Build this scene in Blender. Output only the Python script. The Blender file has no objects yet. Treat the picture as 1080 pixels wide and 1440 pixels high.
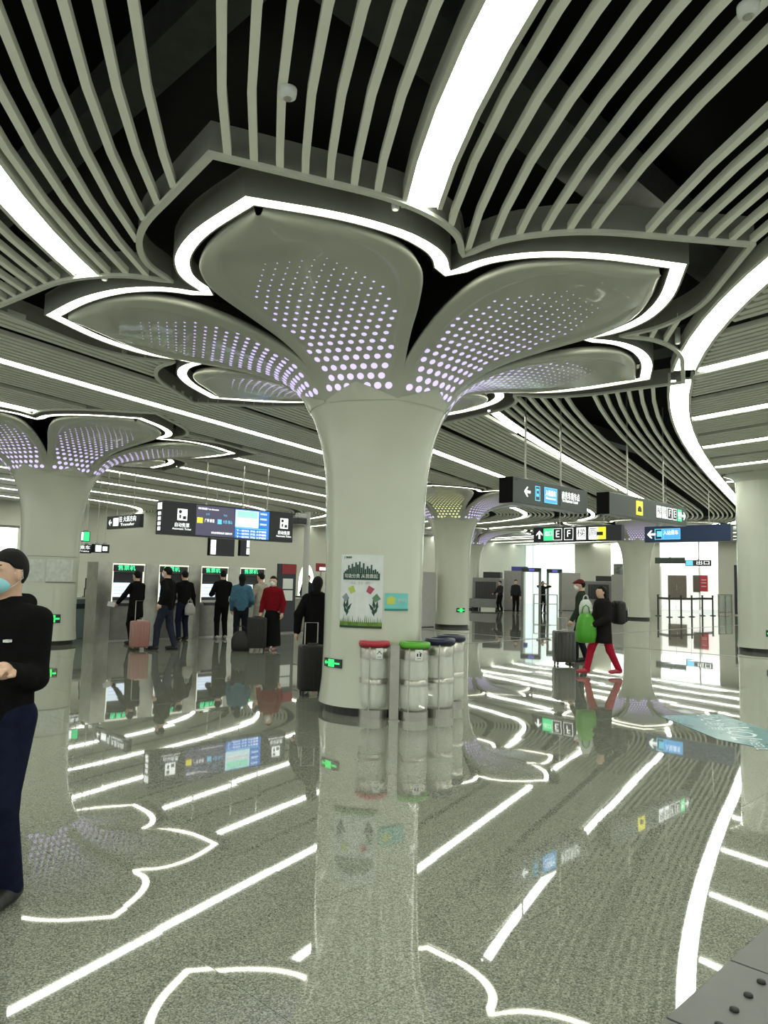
import bpy, bmesh, math, random
import numpy as np
from mathutils import Vector, Matrix

random.seed(7)
SC = bpy.context.scene
COL = SC.collection
PI = math.pi

# ------------------------------------------------------------------ camera
HC, FPX = 1.6, 1050.0
PITCH, ROLL = math.radians(5.2), math.radians(1.4)
_fw = np.array([0, math.cos(PITCH), math.sin(PITCH)])
_u0 = np.array([0, -math.sin(PITCH), math.cos(PITCH)])
_r0 = np.array([1.0, 0, 0])
_rt = math.cos(ROLL) * _r0 + math.sin(ROLL) * _u0
_up = -math.sin(ROLL) * _r0 + math.cos(ROLL) * _u0
cam_d = bpy.data.cameras.new('camera')
cam = bpy.data.objects.new('camera', cam_d)
COL.objects.link(cam)
cam_d.sensor_fit = 'VERTICAL'
cam_d.sensor_height = 36.0
cam_d.lens = FPX / 1440.0 * 36.0
cam_d.clip_start = 0.05
cam_d.clip_end = 300
_m = Matrix((_rt, _up, -_fw)).transposed().to_4x4()
_m.translation = (0, 0, HC)
cam.matrix_world = _m
SC.camera = cam

# ------------------------------------------------------------------ world and exposure
world = bpy.data.worlds.new('hall_ambient')
SC.world = world
world.use_nodes = True
_bg = world.node_tree.nodes['Background']
_bg.inputs[0].default_value = (0.93, 1.0, 0.9, 1)
_bg.inputs[1].default_value = 0.65
SC.view_settings.view_transform = 'Standard'
SC.view_settings.look = 'None'
SC.view_settings.gamma = 1
SC.view_settings.use_curve_mapping = False
SC.view_settings.exposure = 0.62
LAMP = 10.0      # radiance of the ceiling light strips

# ------------------------------------------------------------------ pixel helpers (1080x1440 frame)
S2 = math.sqrt(0.5)
def ray(px, py):
    return (px - 540) * _rt + (720 - py) * _up + FPX * _fw
def on_z(px, py, z=0.0):
    u = ray(px, py); t = (z - HC) / u[2]
    return np.array([u[0] * t, u[1] * t, z])
def AB(x, y):                    # world -> building axes (rows of columns run along a and b)
    return (x + y) * S2, (y - x) * S2
def XY(a, b):
    return ((a - b) * S2, (a + b) * S2)
def on_b(px, py, b):             # ray against the vertical plane b = const -> (a, z)
    u = ray(px, py); t = b / ((u[1] - u[0]) * S2)
    return (u[0] + u[1]) * S2 * t, HC + u[2] * t
def on_a(px, py, a):
    u = ray(px, py); t = a / ((u[0] + u[1]) * S2)
    return (u[1] - u[0]) * S2 * t, HC + u[2] * t

# ------------------------------------------------------------------ materials
MATS = {}
def mat(name, col, rough=0.5, metal=0.0, spec=0.5, coat=0.0, noise=0.0, nscale=8.0, bump=0.0, emit=None, estr=0.0, alpha=1.0, trans=0.0, ior=1.45):
    if name in MATS: return MATS[name]
    m = bpy.data.materials.new(name); m.use_nodes = True
    nt = m.node_tree; p = nt.nodes['Principled BSDF']
    p.inputs['Base Color'].default_value = (*col, 1)
    p.inputs['Roughness'].default_value = rough
    p.inputs['Metallic'].default_value = metal
    p.inputs['Specular IOR Level'].default_value = spec
    p.inputs['Coat Weight'].default_value = coat
    p.inputs['Coat Roughness'].default_value = 0.05
    p.inputs['IOR'].default_value = ior
    p.inputs['Alpha'].default_value = alpha
    p.inputs['Transmission Weight'].default_value = trans
    if emit:
        p.inputs['Emission Color'].default_value = (*emit, 1)
        p.inputs['Emission Strength'].default_value = estr
    if noise > 0 or bump > 0:
        g = nt.nodes.new('ShaderNodeNewGeometry')
        n = nt.nodes.new('ShaderNodeTexNoise')
        n.inputs['Scale'].default_value = nscale
        n.inputs['Detail'].default_value = 4
        nt.links.new(g.outputs['Position'], n.inputs['Vector'])
        if noise > 0:
            r = nt.nodes.new('ShaderNodeValToRGB')
            r.color_ramp.elements[0].position = 0.3
            r.color_ramp.elements[1].position = 0.7
            r.color_ramp.elements[0].color = (*[c * (1 - noise) for c in col], 1)
            r.color_ramp.elements[1].color = (*[min(1, c * (1 + noise)) for c in col], 1)
            nt.links.new(n.outputs['Fac'], r.inputs['Fac'])
            nt.links.new(r.outputs['Color'], p.inputs['Base Color'])
        if bump > 0:
            b = nt.nodes.new('ShaderNodeBump')
            b.inputs['Strength'].default_value = bump
            b.inputs['Distance'].default_value = 0.01
            nt.links.new(n.outputs['Fac'], b.inputs['Height'])
            nt.links.new(b.outputs['Normal'], p.inputs['Normal'])
    MATS[name] = m
    return m

def granite():
    m = bpy.data.materials.new('polished_granite'); m.use_nodes = True
    nt = m.node_tree; p = nt.nodes['Principled BSDF']
    g = nt.nodes.new('ShaderNodeNewGeometry')
    oi = nt.nodes.new('ShaderNodeObjectInfo')
    v = nt.nodes.new('ShaderNodeTexVoronoi'); v.inputs['Scale'].default_value = 170
    n = nt.nodes.new('ShaderNodeTexNoise'); n.inputs['Scale'].default_value = 110; n.inputs['Detail'].default_value = 3
    n2 = nt.nodes.new('ShaderNodeTexNoise'); n2.inputs['Scale'].default_value = 0.7; n2.inputs['Detail'].default_value = 2
    nt.links.new(g.outputs['Position'], v.inputs['Vector'])
    nt.links.new(g.outputs['Position'], n.inputs['Vector'])
    nt.links.new(g.outputs['Position'], n2.inputs['Vector'])
    mix = nt.nodes.new('ShaderNodeMix'); mix.data_type = 'FLOAT'; mix.inputs[0].default_value = 0.5
    sep = nt.nodes.new('ShaderNodeSeparateColor')
    nt.links.new(v.outputs['Color'], sep.inputs[0])
    nt.links.new(sep.outputs[0], mix.inputs[2]); nt.links.new(n.outputs['Fac'], mix.inputs[3])
    r = nt.nodes.new('ShaderNodeValToRGB')
    cr = r.color_ramp
    cr.elements[0].position = 0.2; cr.elements[0].color = (0.085, 0.092, 0.074, 1)
    cr.elements[1].position = 0.85; cr.elements[1].color = (0.42, 0.43, 0.36, 1)
    e = cr.elements.new(0.48); e.color = (0.205, 0.216, 0.176, 1)
    nt.links.new(mix.outputs[0], r.inputs['Fac'])
    ma = nt.nodes.new('ShaderNodeMapRange'); ma.inputs[3].default_value = 0.9; ma.inputs[4].default_value = 1.1
    nt.links.new(n2.outputs['Fac'], ma.inputs[0])
    mul = nt.nodes.new('ShaderNodeVectorMath'); mul.operation = 'SCALE'
    nt.links.new(r.outputs['Color'], mul.inputs[0]); nt.links.new(ma.outputs[0], mul.inputs['Scale'])
    nt.links.new(mul.outputs[0], p.inputs['Base Color'])
    p.inputs['Roughness'].default_value = 0.03
    p.inputs['IOR'].default_value = 1.7
    p.inputs['Coat Weight'].default_value = 0.5
    p.inputs['Coat Roughness'].default_value = 0.015
    return m
GRANITE = granite()
WHITE = mat('gloss_white_cladding', (0.50, 0.518, 0.435), 0.22, coat=0.6, noise=0.03, nscale=1.5)
PETAL = mat('satin_petal_panel', (0.40, 0.41, 0.35), 0.28, coat=0.35, noise=0.03, nscale=2)
SLAT = mat('grey_white_slat', (0.88, 0.88, 0.78), 0.42, noise=0.04, nscale=3)
FINE = mat('fine_slat', (0.60, 0.60, 0.53), 0.45, noise=0.04, nscale=3)
FRAME = mat('grey_frame', (0.27, 0.27, 0.24), 0.5, noise=0.05, nscale=4)
LIP = mat('light_grey_lip', (0.62, 0.62, 0.55), 0.45)
VOID = mat('black_void', (0.005, 0.005, 0.005), 0.95, spec=0.1)
DUCT = mat('dark_duct', (0.035, 0.036, 0.034), 0.6, noise=0.2)
NEON = mat('warm_white_diffuser', (0.9, 0.9, 0.85), 0.5, emit=(1.0, 1.0, 0.80), estr=LAMP * 0.5)
STRIP = mat('white_diffuser', (0.9, 0.9, 0.9), 0.5, emit=(0.96, 1.0, 0.88), estr=LAMP)
LILAC = mat('lilac_perforation', (0.6, 0.55, 0.8), 0.5, emit=(0.68, 0.56, 1.0), estr=0.62)
YELLOWP = mat('yellow_perforation', (0.7, 0.68, 0.4), 0.5, emit=(0.85, 0.88, 0.4), estr=0.5)
BLACKP = mat('black_plinth', (0.015, 0.014, 0.014), 0.35)
JOINT = mat('dark_grout', (0.05, 0.05, 0.045), 0.8)
CREAM = mat('cream_wall_panel', (0.56, 0.56, 0.48), 0.45, noise=0.03, nscale=0.6)
STEEL = mat('brushed_steel', (0.42, 0.41, 0.37), 0.32, metal=0.85, noise=0.12, nscale=6)
STEELD = mat('dark_steel', (0.20, 0.195, 0.18), 0.35, metal=0.7, noise=0.12, nscale=6)
SIGNBK = mat('sign_black', (0.02, 0.023, 0.03), 0.3)
CAPBK = mat('sign_end_black', (0.004, 0.004, 0.005), 0.7, spec=0.1)
SIGNGY = mat('sign_charcoal', (0.06, 0.07, 0.066), 0.3)
SIGNBL = mat('sign_navy', (0.012, 0.03, 0.085), 0.3)
LITW = mat('lit_white', (0.9, 0.9, 0.9), 0.5, emit=(0.95, 1, 0.98), estr=0.85)
LITG = mat('lit_green', (0.1, 0.7, 0.3), 0.5, emit=(0.04, 0.80, 0.28), estr=0.6)
LITY = mat('lit_yellow', (0.8, 0.75, 0.1), 0.5, emit=(0.85, 0.72, 0.03), estr=0.6)
LITB = mat('lit_blue', (0.1, 0.35, 0.7), 0.5, emit=(0.05, 0.30, 0.72), estr=0.6)
LITC = mat('lit_cyan', (0.2, 0.6, 0.8), 0.5, emit=(0.10, 0.48, 0.75), estr=0.65)
SKIN = mat('skin', (0.56, 0.36, 0.26), 0.5, noise=0.06, nscale=30)
HAIR = mat('black_hair', (0.006, 0.0055, 0.0055), 0.6, bump=0.4, nscale=160, spec=0.15)
MASKM = mat('blue_face_mask', (0.28, 0.62, 0.68), 0.7)
MASKW = mat('white_face_mask', (0.75, 0.78, 0.78), 0.7)
PAPER = mat('paper_white', (0.72, 0.74, 0.72), 0.6)
RUBBER = mat('black_rubber', (0.02, 0.02, 0.02), 0.6)
def cloth(name, col): return mat(name, col, 0.9, noise=0.18, nscale=25, bump=0.25, spec=0.08)

# ------------------------------------------------------------------ object helpers
def link(o, parent=None):
    COL.objects.link(o)
    if parent is not None: o.parent = parent
    return o
def mk(name, verts, faces, m, parent=None, smooth=False):
    me = bpy.data.meshes.new(name)
    me.from_pydata([tuple(map(float, v)) for v in verts], [], faces)
    if m is not None: me.materials.append(m)
    if smooth:
        me.polygons.foreach_set('use_smooth', [True] * len(me.polygons))
    return link(bpy.data.objects.new(name, me), parent)
def tag(o, label=None, cat=None, group=None, kind=None):
    if label: o['label'] = label
    if cat: o['category'] = cat
    if group: o['group'] = group
    if kind: o['kind'] = kind
    return o
def thing(name, label, cat, loc=(0, 0, 0), rz=0.0, group=None):
    o = bpy.data.objects.new(name, None); COL.objects.link(o)
    o.empty_display_size = 0.2
    o.location = loc; o.rotation_euler = (0, 0, rz)
    return tag(o, label, cat, group)
def copy_tree(o, parent=None):
    c = o.copy(); COL.objects.link(c); c.parent = parent
    for ch in list(o.children): copy_tree(ch, c)
    return c

class MB:
    def __init__(s): s.v = []; s.f = []
    def add(s, v, f):
        n = len(s.v); s.v += [tuple(x) for x in v]; s.f += [tuple(i + n for i in q) for q in f]; return s
    def box(s, c, d, bev=0.0):
        cx, cy, cz = c; hx, hy, hz = d[0] / 2, d[1] / 2, d[2] / 2
        if bev <= 0:
            v = [(cx + i * hx, cy + j * hy, cz + k * hz) for k in (-1, 1) for j in (-1, 1) for i in (-1, 1)]
            f = [(0, 2, 3, 1), (4, 5, 7, 6), (0, 1, 5, 4), (2, 6, 7, 3), (0, 4, 6, 2), (1, 3, 7, 5)]
            return s.add(v, f)
        bm = bmesh.new(); bmesh.ops.create_cube(bm, size=1)
        for q in bm.verts: q.co = Vector((q.co.x * d[0], q.co.y * d[1], q.co.z * d[2]))
        bmesh.ops.bevel(bm, geom=bm.edges[:], offset=bev, segments=2, profile=0.5, affect='EDGES')
        bm.verts.index_update()
        v = [(q.co.x + cx, q.co.y + cy, q.co.z + cz) for q in bm.verts]
        f = [tuple(w.index for w in q.verts) for q in bm.faces]
        bm.free(); return s.add(v, f)
    def lathe(s, prof, n=32, c=(0, 0, 0), cap=True):
        v = []; f = []
        for r, z in prof:
            for i in range(n):
                t = 2 * PI * i / n; v.append((c[0] + r * math.cos(t), c[1] + r * math.sin(t), c[2] + z))
        for k in range(len(prof) - 1):
            for i in range(n):
                j = (i + 1) % n; f.append((k * n + i, k * n + j, (k + 1) * n + j, (k + 1) * n + i))
        if cap:
            f.append(tuple(range(n - 1, -1, -1))); f.append(tuple((len(prof) - 1) * n + i for i in range(n)))
        return s.add(v, f)
    def tube(s, pts, r, n=8):
        pts = [Vector(p) for p in pts]; v = []; f = []
        rs = r if isinstance(r, (list, tuple)) else [r] * len(pts)
        for i, p in enumerate(pts):
            d = (pts[min(i + 1, len(pts) - 1)] - pts[max(i - 1, 0)]).normalized()
            u = d.orthogonal().normalized() if i == 0 else (u - d * u.dot(d)).normalized()
            w = d.cross(u)
            for k in range(n):
                t = 2 * PI * k / n; v.append(tuple(p + (u * math.cos(t) + w * math.sin(t)) * rs[i]))
        for i in range(len(pts) - 1):
            for k in range(n):
                j = (k + 1) % n; f.append((i * n + k, i * n + j, (i + 1) * n + j, (i + 1) * n + k))
        f.append(tuple(range(n - 1, -1, -1))); f.append(tuple((len(pts) - 1) * n + k for k in range(n)))
        return s.add(v, f)
    def prism(s, poly, y0, y1):          # polygon in x,z extruded along y
        n = len(poly)
        v = [(x, y0, z) for x, z in poly] + [(x, y1, z) for x, z in poly]
        f = [tuple(range(n)), tuple(range(2 * n - 1, n - 1, -1))] + [(i, i + n, (i + 1) % n + n, (i + 1) % n) for i in range(n)]
        return s.add(v, f)
    def flat(s, poly, z0, z1):           # polygon in x,y extruded along z
        n = len(poly)
        v = [(x, y, z0) for x, y in poly] + [(x, y, z1) for x, y in poly]
        f = [tuple(range(n - 1, -1, -1)), tuple(range(n, 2 * n))] + [(i, (i + 1) % n, (i + 1) % n + n, i + n) for i in range(n)]
        return s.add(v, f)
    def build(s, name, m, parent=None, smooth=False):
        return mk(name, s.v, s.f, m, parent, smooth)
def bx(name, c, d, m, parent=None, bev=0.0): return MB().box(c, d, bev).build(name, m, parent)

def sweep(pts, w, h, z):                 # rectangular bar under a plan polyline, bottom at z
    P = np.array(pts); n = len(P)
    T = np.gradient(P, axis=0); T /= np.linalg.norm(T, axis=1)[:, None]
    N = np.stack([-T[:, 1], T[:, 0]], 1) * (w / 2)
    v = []
    for i in range(n):
        l = P[i] + N[i]; r = P[i] - N[i]
        v += [(l[0], l[1], z), (r[0], r[1], z), (r[0], r[1], z + h), (l[0], l[1], z + h)]
    f = [(0, 1, 2, 3), tuple(4 * (n - 1) + k for k in (3, 2, 1, 0))]
    for i in range(n - 1):
        for k in range(4):
            j = (k + 1) % 4; f.append((4 * i + j, 4 * i + k, 4 * i + 4 + k, 4 * i + 4 + j))
    return v, f

FONT_CACHE = {}
def text(body, size, m, parent, loc, name='lettering', align='CENTER', depth=0.002, width=None):
    key = (body, size, align)
    if key not in FONT_CACHE:
        c = bpy.data.curves.new('t', 'FONT'); c.body = body; c.size = size
        c.align_x = align; c.align_y = 'CENTER'; c.resolution_u = 2; c.extrude = depth
        o = bpy.data.objects.new('t', c); COL.objects.link(o)
        dg = bpy.context.evaluated_depsgraph_get(); dg.update()
        me = bpy.data.meshes.new_from_object(o.evaluated_get(dg))
        bpy.data.objects.remove(o); bpy.data.curves.remove(c)
        FONT_CACHE[key] = me
    me = FONT_CACHE[key].copy()
    me.materials.clear(); me.materials.append(m); me.name = name
    o = link(bpy.data.objects.new(name, me), parent)
    o.location = loc; o.rotation_euler = (PI / 2, 0, 0)
    if width:
        xs = [q.co.x for q in me.vertices]
        if xs:
            k = width / (max(xs) - min(xs)); o.scale = (k, 1, 1)
    return o

# ================================================================== FLOOR
TS, TA0, TB0 = 0.81, 2.62, 2.11
floor = mk('floor', [(*XY(-6, -14), -0.012), (*XY(62, -14), -0.012), (*XY(62, 38), -0.012), (*XY(-6, 38), -0.012)], [(0, 1, 2, 3)], JOINT)
tag(floor, 'grey speckled polished granite tile floor of the hall', 'floor', kind='structure')
_hs = TS / 2 - 0.0012
tile_me = None
vis, rest = [], []
for i in range(-9, 70):
    for j in range(-16, 42):
        a = TA0 + (i + .5) * TS; b = TB0 + (j + .5) * TS
        x, y = XY(a, b)
        p = np.array([x, y, -HC]); z = p @ _fw
        ok = False
        if z > 0.5:
            px, py = 540 + FPX * (p @ _rt) / z, 720 - FPX * (p @ _up) / z
            m_ = 0.55 * FPX / z
            ok = -m_ < px < 1080 + m_ and py < 1440 + m_
        (vis if ok else rest).append((math.hypot(x, y), x, y))
vis.sort()
me0 = None
for k, (d, x, y) in enumerate(vis[:300]):
    if me0 is None:
        o = MB().box((0, 0, -0.008), (2 * _hs, 2 * _hs, 0.016)).build('tile', GRANITE, floor); me0 = o.data
    else:
        o = link(bpy.data.objects.new('tile', me0), floor)
    o.location = (x, y, 0)
    o.rotation_euler = (random.gauss(0, 0.0007), random.gauss(0, 0.0007), PI / 4)
mb = MB()
for d, x, y in vis[300:] + rest:
    tx, ty = random.gauss(0, 0.0006), random.gauss(0, 0.0006)
    q = []
    for da, db in ((-1, -1), (1, -1), (1, 1), (-1, 1)):
        dx, dy = XY(da * _hs, db * _hs)
        q.append((x + dx, y + dy, tx * dx + ty * dy))
    mb.add(q, [(0, 1, 2, 3)])
o = mb.build('tile', GRANITE, floor); o['kind'] = 'stuff'
# metal expansion joints far across the hall
for (a0, b0, a1, b1, nm) in ((18.6, -12, 18.6, 30, 1), (10, 12.35, 49, 12.35, 2)):
    p0, p1 = XY(a0, b0), XY(a1, b1)
    v, f = sweep([p0, p1], 0.09, 0.006, -0.002)
    o = mk('trim_%d' % nm, v, f, STEELD); tag(o, 'dark metal expansion joint strip set across the polished floor' + (' beside the right column' if nm == 1 else ' beyond the walking pair'), 'joint strip', kind='structure')

# ================================================================== CEILING PATTERN
ZC = 4.6
T_, W_ = 0.59, 6.5
def lncosh(u): u = np.abs(u); return u + np.log1p(np.exp(-2 * u)) - math.log(2)
def bend(y): return 0.59 * (-3 * lncosh((y - 34) / 3) - y + 34 - 3 * math.log(2))
def HK(y): return T_ * W_ * lncosh((y - 6.5) / W_) + bend(y)
def HA(y): return 0.56 * y + bend(y)
COLS = {'main': (6.65, 6.8), 'west': (6.65, 17.3), 'back': (20.85, 17.3), 'far': (35.05, 17.3), 'deep': (35.05, 27.8), 'right': (20.85, 6.8)}
CXY = {k: np.array(XY(*v)) for k, v in COLS.items()}
TIP0 = math.radians(15)

def crom(P, n=6):
    P = [np.array(p, float) for p in P]
    out = []
    Q = [2 * P[0] - P[1]] + P + [2 * P[-1] - P[-2]]
    for i in range(1, len(Q) - 2):
        for k in range(n):
            t = k / n
            a, b, c, d = Q[i - 1], Q[i], Q[i + 1], Q[i + 2]
            out.append(0.5 * (2 * b + (c - a) * t + (2 * a - 5 * b + 4 * c - d) * t * t + (3 * b - a - 3 * c + d) * t ** 3))
    out.append(P[-1]); return np.array(out)
NEON_H = crom([(2.32, 1.34), (2.6, 1.36), (2.87, 1.30), (3.22, 1.10), (3.62, 0.68), (4.05, 0)], 5)
FRAME_H = crom([(2.62, 1.513), (3.02, 1.52), (3.42, 1.36), (3.78, 1.07), (4.17, 0.58), (4.62, 0)], 5)
def petal_line(half):                    # notch -> tip -> notch, local (p, w)
    l = half.copy(); r = half[::-1][1:].copy(); r[:, 1] *= -1
    return np.vstack([l, r])
def inset(line, d):                      # push an outline towards the petal's inside
    T = np.gradient(line, axis=0); T /= np.linalg.norm(T, axis=1)[:, None]
    N = np.stack([T[:, 1], -T[:, 0]], 1)       # right-hand side of notch->tip is inwards
    n = len(line); mid = n // 2
    out = line + N * d
    # miter at tip; slide the ends along the sector edge
    t0 = line[mid] - line[mid - 1]; t0 /= np.linalg.norm(t0)
    n0 = np.array([t0[1], -t0[0]])
    out[mid] = line[mid] - np.array([d / max(0.25, abs(n0[0])), 0])
    for e, sgn in ((0, 1), (n - 1, -1)):
        dirv = np.array([math.cos(PI / 6), sgn * math.sin(PI / 6)])
        out[e] = line[e] - dirv * d * 1.1
    return out
def rot(pts, k, c=(0, 0)):
    th = TIP0 + k * PI / 3
    R = np.array([[math.cos(th), -math.sin(th)], [math.sin(th), math.cos(th)]])
    return np.asarray(pts) @ R.T + np.asarray(c)
FLOWERS = ['main', 'west', 'back', 'far', 'deep']
_fa = np.arctan2(FRAME_H[:, 1], FRAME_H[:, 0])[::-1]; _fradius = np.hypot(FRAME_H[:, 0], FRAME_H[:, 1])[::-1]
def inside(P):                           # P (n,2) inside any canopy opening (each canopy outline is star-shaped)
    res = np.zeros(len(P), bool)
    for k in FLOWERS:
        c = CXY[k]; d = P - c; r = np.hypot(d[:, 0], d[:, 1])
        if not (r < 4.8).any(): continue
        th = np.arctan2(d[:, 1], d[:, 0]) - TIP0
        th = np.abs((th + PI / 6) % (PI / 3) - PI / 6)
        res |= r < np.interp(th, _fa, _fradius)
    c = CXY['right']; res |= np.hypot(P[:, 0] - c[0], P[:, 1] - c[1]) < 0.9
    return res
CM = CXY['main']
_bd = np.array([-math.sin(TIP0), math.cos(TIP0)])
def front(P): return (P - CM) @ _bd < 0
def in_hall(P):
    a = (P[:, 0] + P[:, 1]) * S2; b = (P[:, 1] - P[:, 0]) * S2
    return (a < 49.9) & (b < 34.0) & (a > -5.5) & (b > -13)
STRIP_R = 3.55
def zoneK_front(P): return front(P)
def zoneA(P): return (~front(P)) & (P[:, 0] < 0.05 + HK(P[:, 1]))
def zoneR(P): return P[:, 0] > STRIP_R + 0.2 + HK(P[:, 1])

def runs(P, okf, fn):
    ok = okf(P); out = []; i = 0; n = len(P)
    while i < n:
        if not ok[i]: i += 1; continue
        j = i
        while j + 1 < n and ok[j + 1]: j += 1
        seg = [P[k] for k in range(i, j + 1)]
        for end, a, b in ((0, i, i - 1), (1, j, j + 1)):
            if 0 <= b < n:
                lo, hi = P[a], P[b]
                for _ in range(9):
                    m_ = (lo + hi) / 2
                    if okf(m_[None])[0]: lo = m_
                    else: hi = m_
                seg = [lo] + seg if end == 0 else seg + [lo]
        if len(seg) >= 2 and np.linalg.norm(np.array(seg[-1]) - np.array(seg[0])) > 0.12: out.append(np.array(seg))
        i = j + 1
    return out
def simplify(P, tol=0.006):
    keep = [0]; i = 0; n = len(P)
    while i < n - 1:
        j = min(i + 2, n - 1); best = i + 1
        while j < n:
            d = P[j] - P[i]; L = np.linalg.norm(d) + 1e-9
            dev = np.abs((P[i:j + 1] - P[i]) @ np.array([-d[1], d[0]]) / L).max()
            if dev > tol or L > 6: break
            best = j; j += 1
        i = best; keep.append(i)
    return P[keep]
YS = np.concatenate([np.arange(-4, 16, 0.12), np.arange(16, 60, 0.3)])

ceiling = mk('ceiling', [(*XY(-6, -14), 5.75), (*XY(62, -14), 5.75), (*XY(62, 38), 5.75), (*XY(-6, 38), 5.75)], [(3, 2, 1, 0)], VOID)
tag(ceiling, 'black ceiling void above rows of pale slats', 'ceiling', kind='structure')
SL = []                                  # (sort key, polyline, width, height, material)
def fam(xoff, Hf, okf, w, h, m):
    P = np.stack([xoff + Hf(YS), YS], 1)
    f = lambda Q: okf(Q) & in_hall(Q) & ~inside(Q)
    for seg in runs(P, f, None): SL.append((float(np.hypot(seg[:, 0], seg[:, 1]).min()), simplify(seg), w, h, m))
KW, KH = 0.056, 0.06
U_ = [0.50 + 0.203 * k for k in range(7)]
V_ = [2.19 + 0.190 * k for k in range(6)]
allz = lambda P: np.ones(len(P), bool)
for o_ in U_ + V_: fam(o_, HK, allz, KW, KH, SLAT)
for o_ in [-0.15 - 0.187 * k for k in range(7)]: fam(o_, HK, zoneK_front, KW, KH, SLAT)
for o_ in [-1.74 - 0.187 * k for k in range(7)]: fam(o_, HK, zoneK_front, KW, KH, SLAT)
for base in (-3.1, -6.43):
    for o_ in [base - 0.36 - 0.187 * k for k in range(7)] + [base - 1.95 - 0.187 * k for k in range(7)]: fam(o_, HK, zoneK_front, KW, KH, SLAT)
# straight fine slats behind the main canopy
A0, AP = -8.5, 2.95
LIGHT_A = [A0 + AP * k for k in range(0, -13, -1)]
for L in [A0 + AP] + LIGHT_A:
    for o_ in [L + 0.20 + 0.155 * k for k in range(8)] + [L + 1.70 + 0.155 * k for k in range(8)]:
        fam(o_, HA, (lambda P: zoneA(P) & (P[:, 1] < 25.5)) if L > -12 else zoneA, 0.095, 0.06, FINE)
for L in (A0, A0 - AP):
    for o_ in [L + 0.24 + 0.195 * k for k in range(6)] + [L + 1.72 + 0.195 * k for k in range(6)]:
        fam(o_, HA, lambda P: zoneA(P) & (P[:, 1] >= 25.5), 0.07, 0.08, SLAT)
# fine slats of the right-hand ceiling field
DR = np.array([0.552, -0.834]); NR = np.array([0.834, 0.552])
LIGHT_R = [9.25 + 2.62 * k for k in range(-3, 18)]
TT = np.arange(-62, 30, 0.25)
def famR(off, w, h, m):
    P = NR * off + TT[:, None] * DR
    f = lambda Q: zoneR(Q) & in_hall(Q) & ~inside(Q)
    return runs(P, f, None)
for L in LIGHT_R:
    for o_ in [L + 0.17 + 0.135 * k for k in range(8)] + [L + 1.47 + 0.135 * k for k in range(8)]:
        for seg in famR(o_, 0, 0, None): SL.append((float(np.hypot(seg[:, 0], seg[:, 1]).min()), simplify(seg), 0.09, 0.06, FINE))
SL.sort(key=lambda t: t[0])
# pieces that the picture shows largest stay single parts, the far rest is joined
mb = MB()
for k, (d, P, w, h, m) in enumerate(SL):
    v, f = sweep(P, w, h, ZC)
    if k < 300: mk('slat', v, f, m, ceiling)
    else: mb.add(v, f)
if mb.v:
    o = mb.build('slat', FINE, ceiling); o['kind'] = 'stuff'
# dark ducts in the void
for k, (a0, b0, a1, b1, w, z) in enumerate([(-4, 3.2, 40, 3.2, 0.5, 5.2), (-4, 9.5, 40, 9.5, 0.35, 5.3), (2.4, -10, 2.4, 30, 0.3, 5.25), (11, -10, 11, 30, 0.5, 5.2)]):
    v, f = sweep([XY(a0, b0), XY(a1, b1)], w, 0.3, z)
    mk('duct', v, f, DUCT, ceiling)

# ------------------------------------------------------------------ ceiling light strips
def light_strip(segs, width, label, group=None, fascia=True, m=STRIP):
    for seg in segs:
        seg = simplify(seg, 0.004)
        c = seg[len(seg) // 2]
        t = thing('light_strip', label, 'ceiling light', (c[0], c[1], ZC), 0, group)
        loc = seg - c
        v, f = sweep(loc, width, 0.02, 0.012); mk('diffuser', v, f, m, t)
        v, f = sweep(loc, width + 0.012, 0.03, 0.033); mk('housing', v, f, FRAME, t)
        if fascia:
            T = np.gradient(loc, axis=0); T /= np.linalg.norm(T, axis=1)[:, None]
            N = np.stack([-T[:, 1], T[:, 0]], 1)
            for s_ in (1, -1):
                v, f = sweep(loc + N * s_ * (width / 2 + 0.022), 0.04, 0.16, -0.01); mk('side_fascia', v, f, LIP, t)
def seglist(xoff, Hf, okf, minlen=0.5):
    P = np.stack([xoff + Hf(YS), YS], 1)
    f = lambda Q: okf(Q) & in_hall(Q) & ~inside(Q)
    return [s for s in runs(P, f, None) if np.linalg.norm(s[-1] - s[0]) > minlen]
light_strip(seglist(0.22, HK, zoneK_front), 0.25, 'wide curved white light strip overhead, ending in the near notch of the main canopy')
for s, lab in zip(seglist(0.22, HK, lambda P: ~front(P)), ('straight bright light line running back from the main canopy above the hanging signs', 'far continuation of the bright light line beyond the far column canopy', 'last piece of the bright light line near the end wall', 'outermost piece of the bright light line at the end wall')):
    light_strip([s], 0.15, lab, fascia=False)
light_strip(seglist(-3.1, HK, zoneK_front), 0.24, 'curved white light strip at the left edge ending on the left petal')
light_strip(seglist(-6.43, HK, zoneK_front), 0.24, 'curved white light strip far out on the left beyond the main canopy')
for s, lab in zip(seglist(STRIP_R, HK, allz), ('wide white light strip curving in from the upper right to the main canopy', 'long wide S-curved white light strip bordering the right-hand ceiling field', 'far end of the wide white light strip near the end wall', 'last short piece of the wide white light strip')):
    light_strip([s], 0.27, lab)
ORD = ['first', 'second', 'third', 'fourth', 'fifth', 'sixth', 'seventh', 'eighth', 'ninth', 'tenth', 'eleventh', 'twelfth', 'thirteenth']
def seen(seg):                           # does any of it fall into the picture?
    for x, y in seg:
        p = np.array([x, y, ZC - HC]); z = p @ _fw
        if z > 0.5 and -40 < 540 + FPX * (p @ _rt) / z < 1120: return True
    return False
def nth(k): return ORD[k] if k < len(ORD) else '%dth' % (k + 1)
segs = [s for L in LIGHT_A for s in seglist(L, HA, zoneA) if seen(s)]
segs.sort(key=lambda s: np.hypot(s[:, 0], s[:, 1]).min())
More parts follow.
